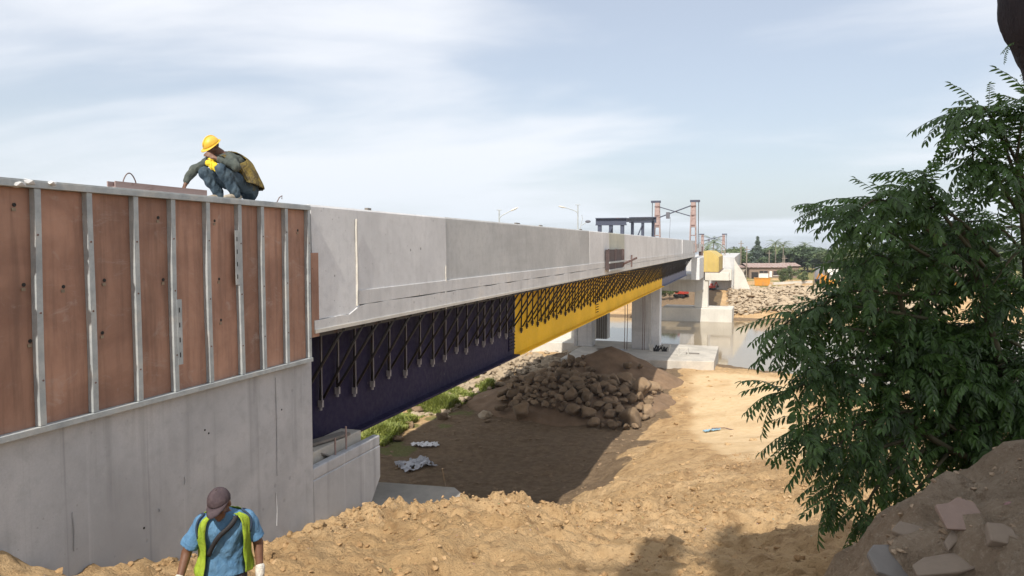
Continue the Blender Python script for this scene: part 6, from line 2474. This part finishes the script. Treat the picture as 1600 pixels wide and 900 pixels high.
def hole2(t, a):
    b = min(abs(a - math.pi / 2), abs(a - 1.5 * math.pi))
    return t > 0.56 and b < 0.36 + 0.12 * min(1.0, (t - 0.56) / 0.12) and not (t > 0.97)


vest_mesh('vest', hr, M['hiviz'], w2, 0.07, 0.955, gap2, hole2, 0.036, 0.030, 0.020, 4.0)
# navy binding along the armholes
for sx in (-1, 1):
    pts_ = []
    for k in range(25):
        u = k / 24
        t = 0.56 + 0.38 * math.sin(math.pi * u)
        a = math.pi / 2 + (0.44 * math.cos(math.pi * u)) * 1.05
        if sx < 0:
            a = 2 * math.pi - a
        pts_.append(torso_pt(hr, t, a, 0.042))
    MB().tube(pts_, 0.009, 6).build('armhole_binding', M['trim'], w2, True, wv=False)
# bag strap across the chest
pts_ = [torso_pt(hr, 0.90 - 0.56 * u, (0.55 - 1.25 * u) % (2 * math.pi), 0.030) for u in [k / 16 for k in range(17)]]
ms = MB()
for j, p in enumerate(pts_):
    nx_ = (pts_[min(j + 1, 16)] - pts_[max(j - 1, 0)]).normalized()
    wv_ = nx_.cross(Vector((0, -1, 0))).normalized() * 0.019
    ms.v += [tuple(p + wv_), tuple(p - wv_)]
ms.f = [(2 * j, 2 * j + 1, 2 * j + 3, 2 * j + 2) for j in range(16)]
so = ms.build('bag_strap', M['strap'], w2, True, wv=False)
so.modifiers.new('solid', 'SOLIDIFY').thickness = 0.008


def headgear(name, mat, parent, c, m3, dome, rim, peak, mat2=None, ridge=False):
    """dome=(rx,ry,rz,z0); rim: brim width all round; peak: length of the front peak"""
    rx_, ry_, rz_, z0 = dome
    m__ = MB()
    nu, nv = 32, 12
    for j in range(nv + 1):
        e = (math.pi / 2) * j / nv
        for i in range(nu):
            a = 2 * math.pi * i / nu
            k = 1 + (0.025 * max(0, 1 - abs(math.cos(a)) * 5) if ridge else 0)
            p = Vector((rx_ * math.cos(e) * math.cos(a), ry_ * math.cos(e) * math.sin(a) + 0.008, z0 + rz_ * math.sin(e) * k))
            m__.v.append(tuple(c + m3 @ p))
    for j in range(nv):
        for i in range(nu):
            m__.f.append((j * nu + i, j * nu + (i + 1) % nu, (j + 1) * nu + (i + 1) % nu, (j + 1) * nu + i))
    o = m__.build(name, mat, parent, True, wv=False)
    o.modifiers.new('solid', 'SOLIDIFY').thickness = 0.005
    br_ = MB()
    nb_ = 40
    for i in range(nb_ + 1):
        a = 2 * math.pi * i / nb_
        fr_ = max(0.0, -math.sin(a))
        wdt = rim + peak * fr_ ** 1.6
        if rim == 0 and fr_ < 0.25:
            wdt = 0.004
        for u in (0, 0.35, 0.7, 1.0):
            rx2, ry2 = rx_ + wdt * u, ry_ + wdt * u
            dz = -0.32 * wdt * u * u - (0.030 * u * math.cos(a) ** 2 * fr_ if peak > 0.04 else 0)
            br_.v.append(tuple(c + m3 @ Vector((rx2 * math.cos(a) if rim else (rx_ * 0.995 + wdt * 0.15 * u) * math.cos(a), ry2 * math.sin(a) + 0.008, z0 + 0.002 + dz))))
    for i in range(nb_):
        for u in range(3):
            b = i * 4 + u
            br_.f.append((b, b + 1, b + 5, b + 4))
    b_o = br_.build('brim', mat2 or mat, o, True, wv=False)
    b_o.modifiers.new('solid', 'SOLIDIFY').thickness = 0.005
    if ridge:
        rg = MB()
        rg.tube([c + m3 @ Vector((0, ry_ * math.cos(e) * 1.0 + 0.008, z0 + rz_ * math.sin(e) * 1.03)) for e in np.linspace(0.35, math.pi - 0.35, 14)], [0.006] + [0.011] * 12 + [0.006], 8)
        rg.build('ridge', mat, o, True, wv=False)
    return o


headgear('cap', M['cap'], w2, HC, HM, (0.087, 0.107, 0.100, 0.036), 0.0, 0.085)
MB().ico(HC + HM @ Vector((0, 0.008, 0.138)), (0.009, 0.009, 0.005), 2).build('cap_button', M['cap'], w2, True, wv=False)
for sx in (-1, 1):
    MB().ico(HC + HM @ Vector((sx * 0.030, -0.081, 0.006)), (0.011, 0.006, 0.006), 2, HM).build('eye', M['eye'], w2, True, wv=False)
hb = MB()
hb.ico(HC + HM @ Vector((0, 0.030, 0.020)), (0.079, 0.078, 0.062), 3, HM)
hb.build('hair', M['hair'], w2, True, wv=False)

# ---- the crouching worker on top of the wall
cpq = PX(370, 308, FX - 0.12)
cb_ = Vector((FX - 0.22, cpq.y + 0.05, ZT + 0.042))
vd = Vector((cb_.x, cb_.y, 0)).normalized()
crz = math.atan2(vd.y, vd.x) - math.pi / 2
w1 = empty('person', cb_, crz, 'crouching worker in yellow hard hat on top of the formwork', 'person')
F1 = Vector((-0.80, -0.60, 0)).normalized()           # the way he faces
L1 = Vector((0.60, -0.80, 0)).normalized()            # toward his left
HIP = Vector((0.140, 0.05, 0.190))
NECK = Vector((-0.150, 0.00, 0.655))


def fwd(v):
    return Vector(v).normalized()


sp1 = (NECK - HIP).normalized()
fA = fwd((-0.5, -0.62, -0.35))
tr1 = [(HIP + Vector((0.03, 0, -0.10)), 0.150, 0.135, fwd((-0.45, -0.5, 0.55)), L1), (HIP + Vector((0.05, 0.01, 0.02)), 0.168, 0.145, fwd((-0.6, -0.6, 0.2)), L1),
       (HIP.lerp(NECK, 0.28) + Vector((0.075, 0.03, 0.045)), 0.165, 0.130, fwd((-0.7, -0.6, -0.1)), L1), (HIP.lerp(NECK, 0.52) + Vector((0.075, 0.04, 0.060)), 0.176, 0.132, fA, L1),
       (HIP.lerp(NECK, 0.74) + Vector((0.05, 0.03, 0.045)), 0.188, 0.130, fA, L1), (HIP.lerp(NECK, 0.90) + Vector((0.02, 0.015, 0.020)), 0.178, 0.108, fA, L1), (NECK + Vector((0, 0, 0.0)), 0.085, 0.072, fA, L1)]
HC1 = Vector((-0.262, -0.045, 0.735))
HM1 = (Matrix.Rotation(math.atan2(F1.y, F1.x) + math.pi / 2, 3, 'Z') @ Euler((R(38), 0, 0)).to_matrix())
SL1, SR1 = Vector((-0.020, -0.140, 0.575)), Vector((-0.262, 0.120, 0.580))
EL1, ER1 = Vector((0.050, -0.300, 0.440)), Vector((-0.520, 0.030, 0.400))
WL1, WR1 = Vector((-0.225, -0.245, 0.560)), Vector((-0.622, -0.030, 0.190))
HL1, HR1 = HIP + L1 * 0.085 + Vector((0, 0, 0.01)), HIP - L1 * 0.085 + Vector((0, 0, 0.01))
KL1, KR1 = Vector((-0.150, -0.270, 0.405)), Vector((-0.365, -0.020, 0.375))
AL1, AR1 = Vector((0.035, -0.205, 0.090)), Vector((-0.185, 0.030, 0.095))


def body1(bm):
    head(bm, HC1, HM1)
    cap_(bm, NECK, HC1 + HM1 @ Vector((0, 0.02, -0.05)), 0.060, 0.055)
    torso(bm, tr1, 0.06, 0.98, -0.036)
    for s0, e0, w0 in ((SL1, EL1, WL1), (SR1, ER1, WR1)):
        cap_(bm, s0, e0, 0.050, 0.040)
        cap_(bm, e0, w0, 0.042, 0.027)
    hand(bm, WL1, (WL1 - EL1) + Vector((0, 0, 0.03)), (-0.2, -0.9, 0.5), -1, 0.45)
    hand(bm, WR1, Vector((-0.25, -0.05, -0.8)), (-0.7, -0.5, 0.25), 1, 0.55)
    for h0, k0, a0 in ((HL1, KL1, AL1), (HR1, KR1, AR1)):
        cap_(bm, h0, k0, 0.080, 0.058)
        cap_(bm, k0, a0, 0.056, 0.038)
        cap_(bm, a0, a0 + Vector((0, 0, -0.06)), 0.036, 0.036)


blob('body', M['skin'], body1, 0.008, 4, w1)


def shirt1(bm):
    torso(bm, tr1, 0.08, 0.97, 0.010)
    for s0, e0, w0, f in ((SL1, EL1, WL1, 0.80), (SR1, ER1, WR1, 0.70)):
        cap_(bm, s0, e0, 0.078, 0.064)
        cap_(bm, e0, e0.lerp(w0, f), 0.064, 0.048)


blob('shirt', M['shirt'], shirt1, 0.010, 2, w1, 0.018, 12.0, 3.1)


def jeans1(bm):
    torso(bm, tr1, 0.0, 0.30, 0.012)
    for h0, k0, a0 in ((HL1, KL1, AL1), (HR1, KR1, AR1)):
        cap_(bm, h0, k0, 0.112, 0.084)
        cap_(bm, k0, a0.lerp(k0, 0.1), 0.084, 0.074)
        cap_(bm, a0.lerp(k0, 0.45), a0 + Vector((0, 0, -0.02)), 0.082, 0.064)


blob('jeans', M['jeans'], jeans1, 0.010, 2, w1, 0.018, 12.0, 5.0)
for a0 in (AL1, AR1):
    blob('shoe', M['shoe'], lambda bm, a0=a0: shoe(bm, a0, F1, 0.0), 0.009, 3, w1)


def gap1(t):
    return 0.55 + 0.5 * max(0, 0.6 - t)


def hole1(t, a):
    b = min(abs(a - math.pi / 2), abs(a - 1.5 * math.pi))
    return 0.58 < t < 0.95 and b < 0.50


vest_mesh('vest', tr1, M['olive'], w1, 0.16, 0.955, gap1, hole1, 0.030, 0.055, 0.030, 2.0)
headgear('hard_hat', M['helmet'], w1, HC1, HM1, (0.104, 0.128, 0.112, 0.032), 0.022, 0.030, None, True)
for sx in (-1, 1):
    MB().ico(HC1 + HM1 @ Vector((sx * 0.030, -0.081, 0.006)), (0.011, 0.006, 0.006), 2, HM1).build('eye', M['eye'], w1, True, wv=False)
hb = MB()
hb.ico(HC1 + HM1 @ Vector((0, 0.028, 0.010)), (0.079, 0.080, 0.072), 3, HM1)
hb.build('hair', M['hair'], w1, True, wv=False)
W1M = Matrix.Translation(cb_) @ Matrix.Rotation(crz, 4, 'Z')


# yellow cloth pressed to his mouth
def clothfill(bm):
    ell(bm, (-0.275, -0.200, 0.545), (0.045, 0.035, 0.045))
    cap_(bm, (-0.280, -0.205, 0.530), (-0.260, -0.225, 0.435), 0.052, 0.042)
    cap_(bm, (-0.265, -0.235, 0.48), (-0.225, -0.255, 0.385), 0.040, 0.018)
    cap_(bm, (-0.295, -0.21, 0.495), (-0.235, -0.235, 0.455), 0.052, 0.046)


co_ = blob('yellow_cloth', M['cloth_y'], clothfill, 0.008, 2, None, 0.014, 22.0, 1.0)
co_.matrix_world = W1M
tag(co_, 'bright yellow cloth held to the face of the crouching worker', 'cloth')
# pliers under his hand on the rail
pl_ = MB()
pz = 0.018
pl_.tube([(-0.66, -0.12, pz), (-0.58, -0.15, pz), (-0.50, -0.15, pz + 0.01)], [0.010, 0.012, 0.008], 6)
pl_.tube([(-0.66, -0.16, pz), (-0.58, -0.15, pz), (-0.50, -0.16, pz + 0.002)], [0.010, 0.012, 0.008], 6)
po = pl_.build('pliers', M['black'])
po.matrix_world = W1M
tag(po, 'dark pliers lying on the rail under the worker\'s hand', 'pliers')

bpy.data.scenes.remove(WORK)

# ------------------------------------------------------------------ haze over the river plain
hv = NT('river_haze')
hv.t.nodes.remove(hv.b)
pv_ = hv.n('ShaderNodeVolumePrincipled')
pv_.inputs['Color'].default_value = (0.86, 0.92, 1.0, 1)
pv_.inputs['Density'].default_value = 0.00025
pv_.inputs['Anisotropy'].default_value = 0.2
hv.t.links.new(pv_.outputs[0], hv.t.nodes['Material Output'].inputs['Volume'])
hzb = MB().box((-2600, -620, -76), (2600, 5100, EYE + 9.5)).build('haze', hv.m)
tag(hzb, kind='stuff')
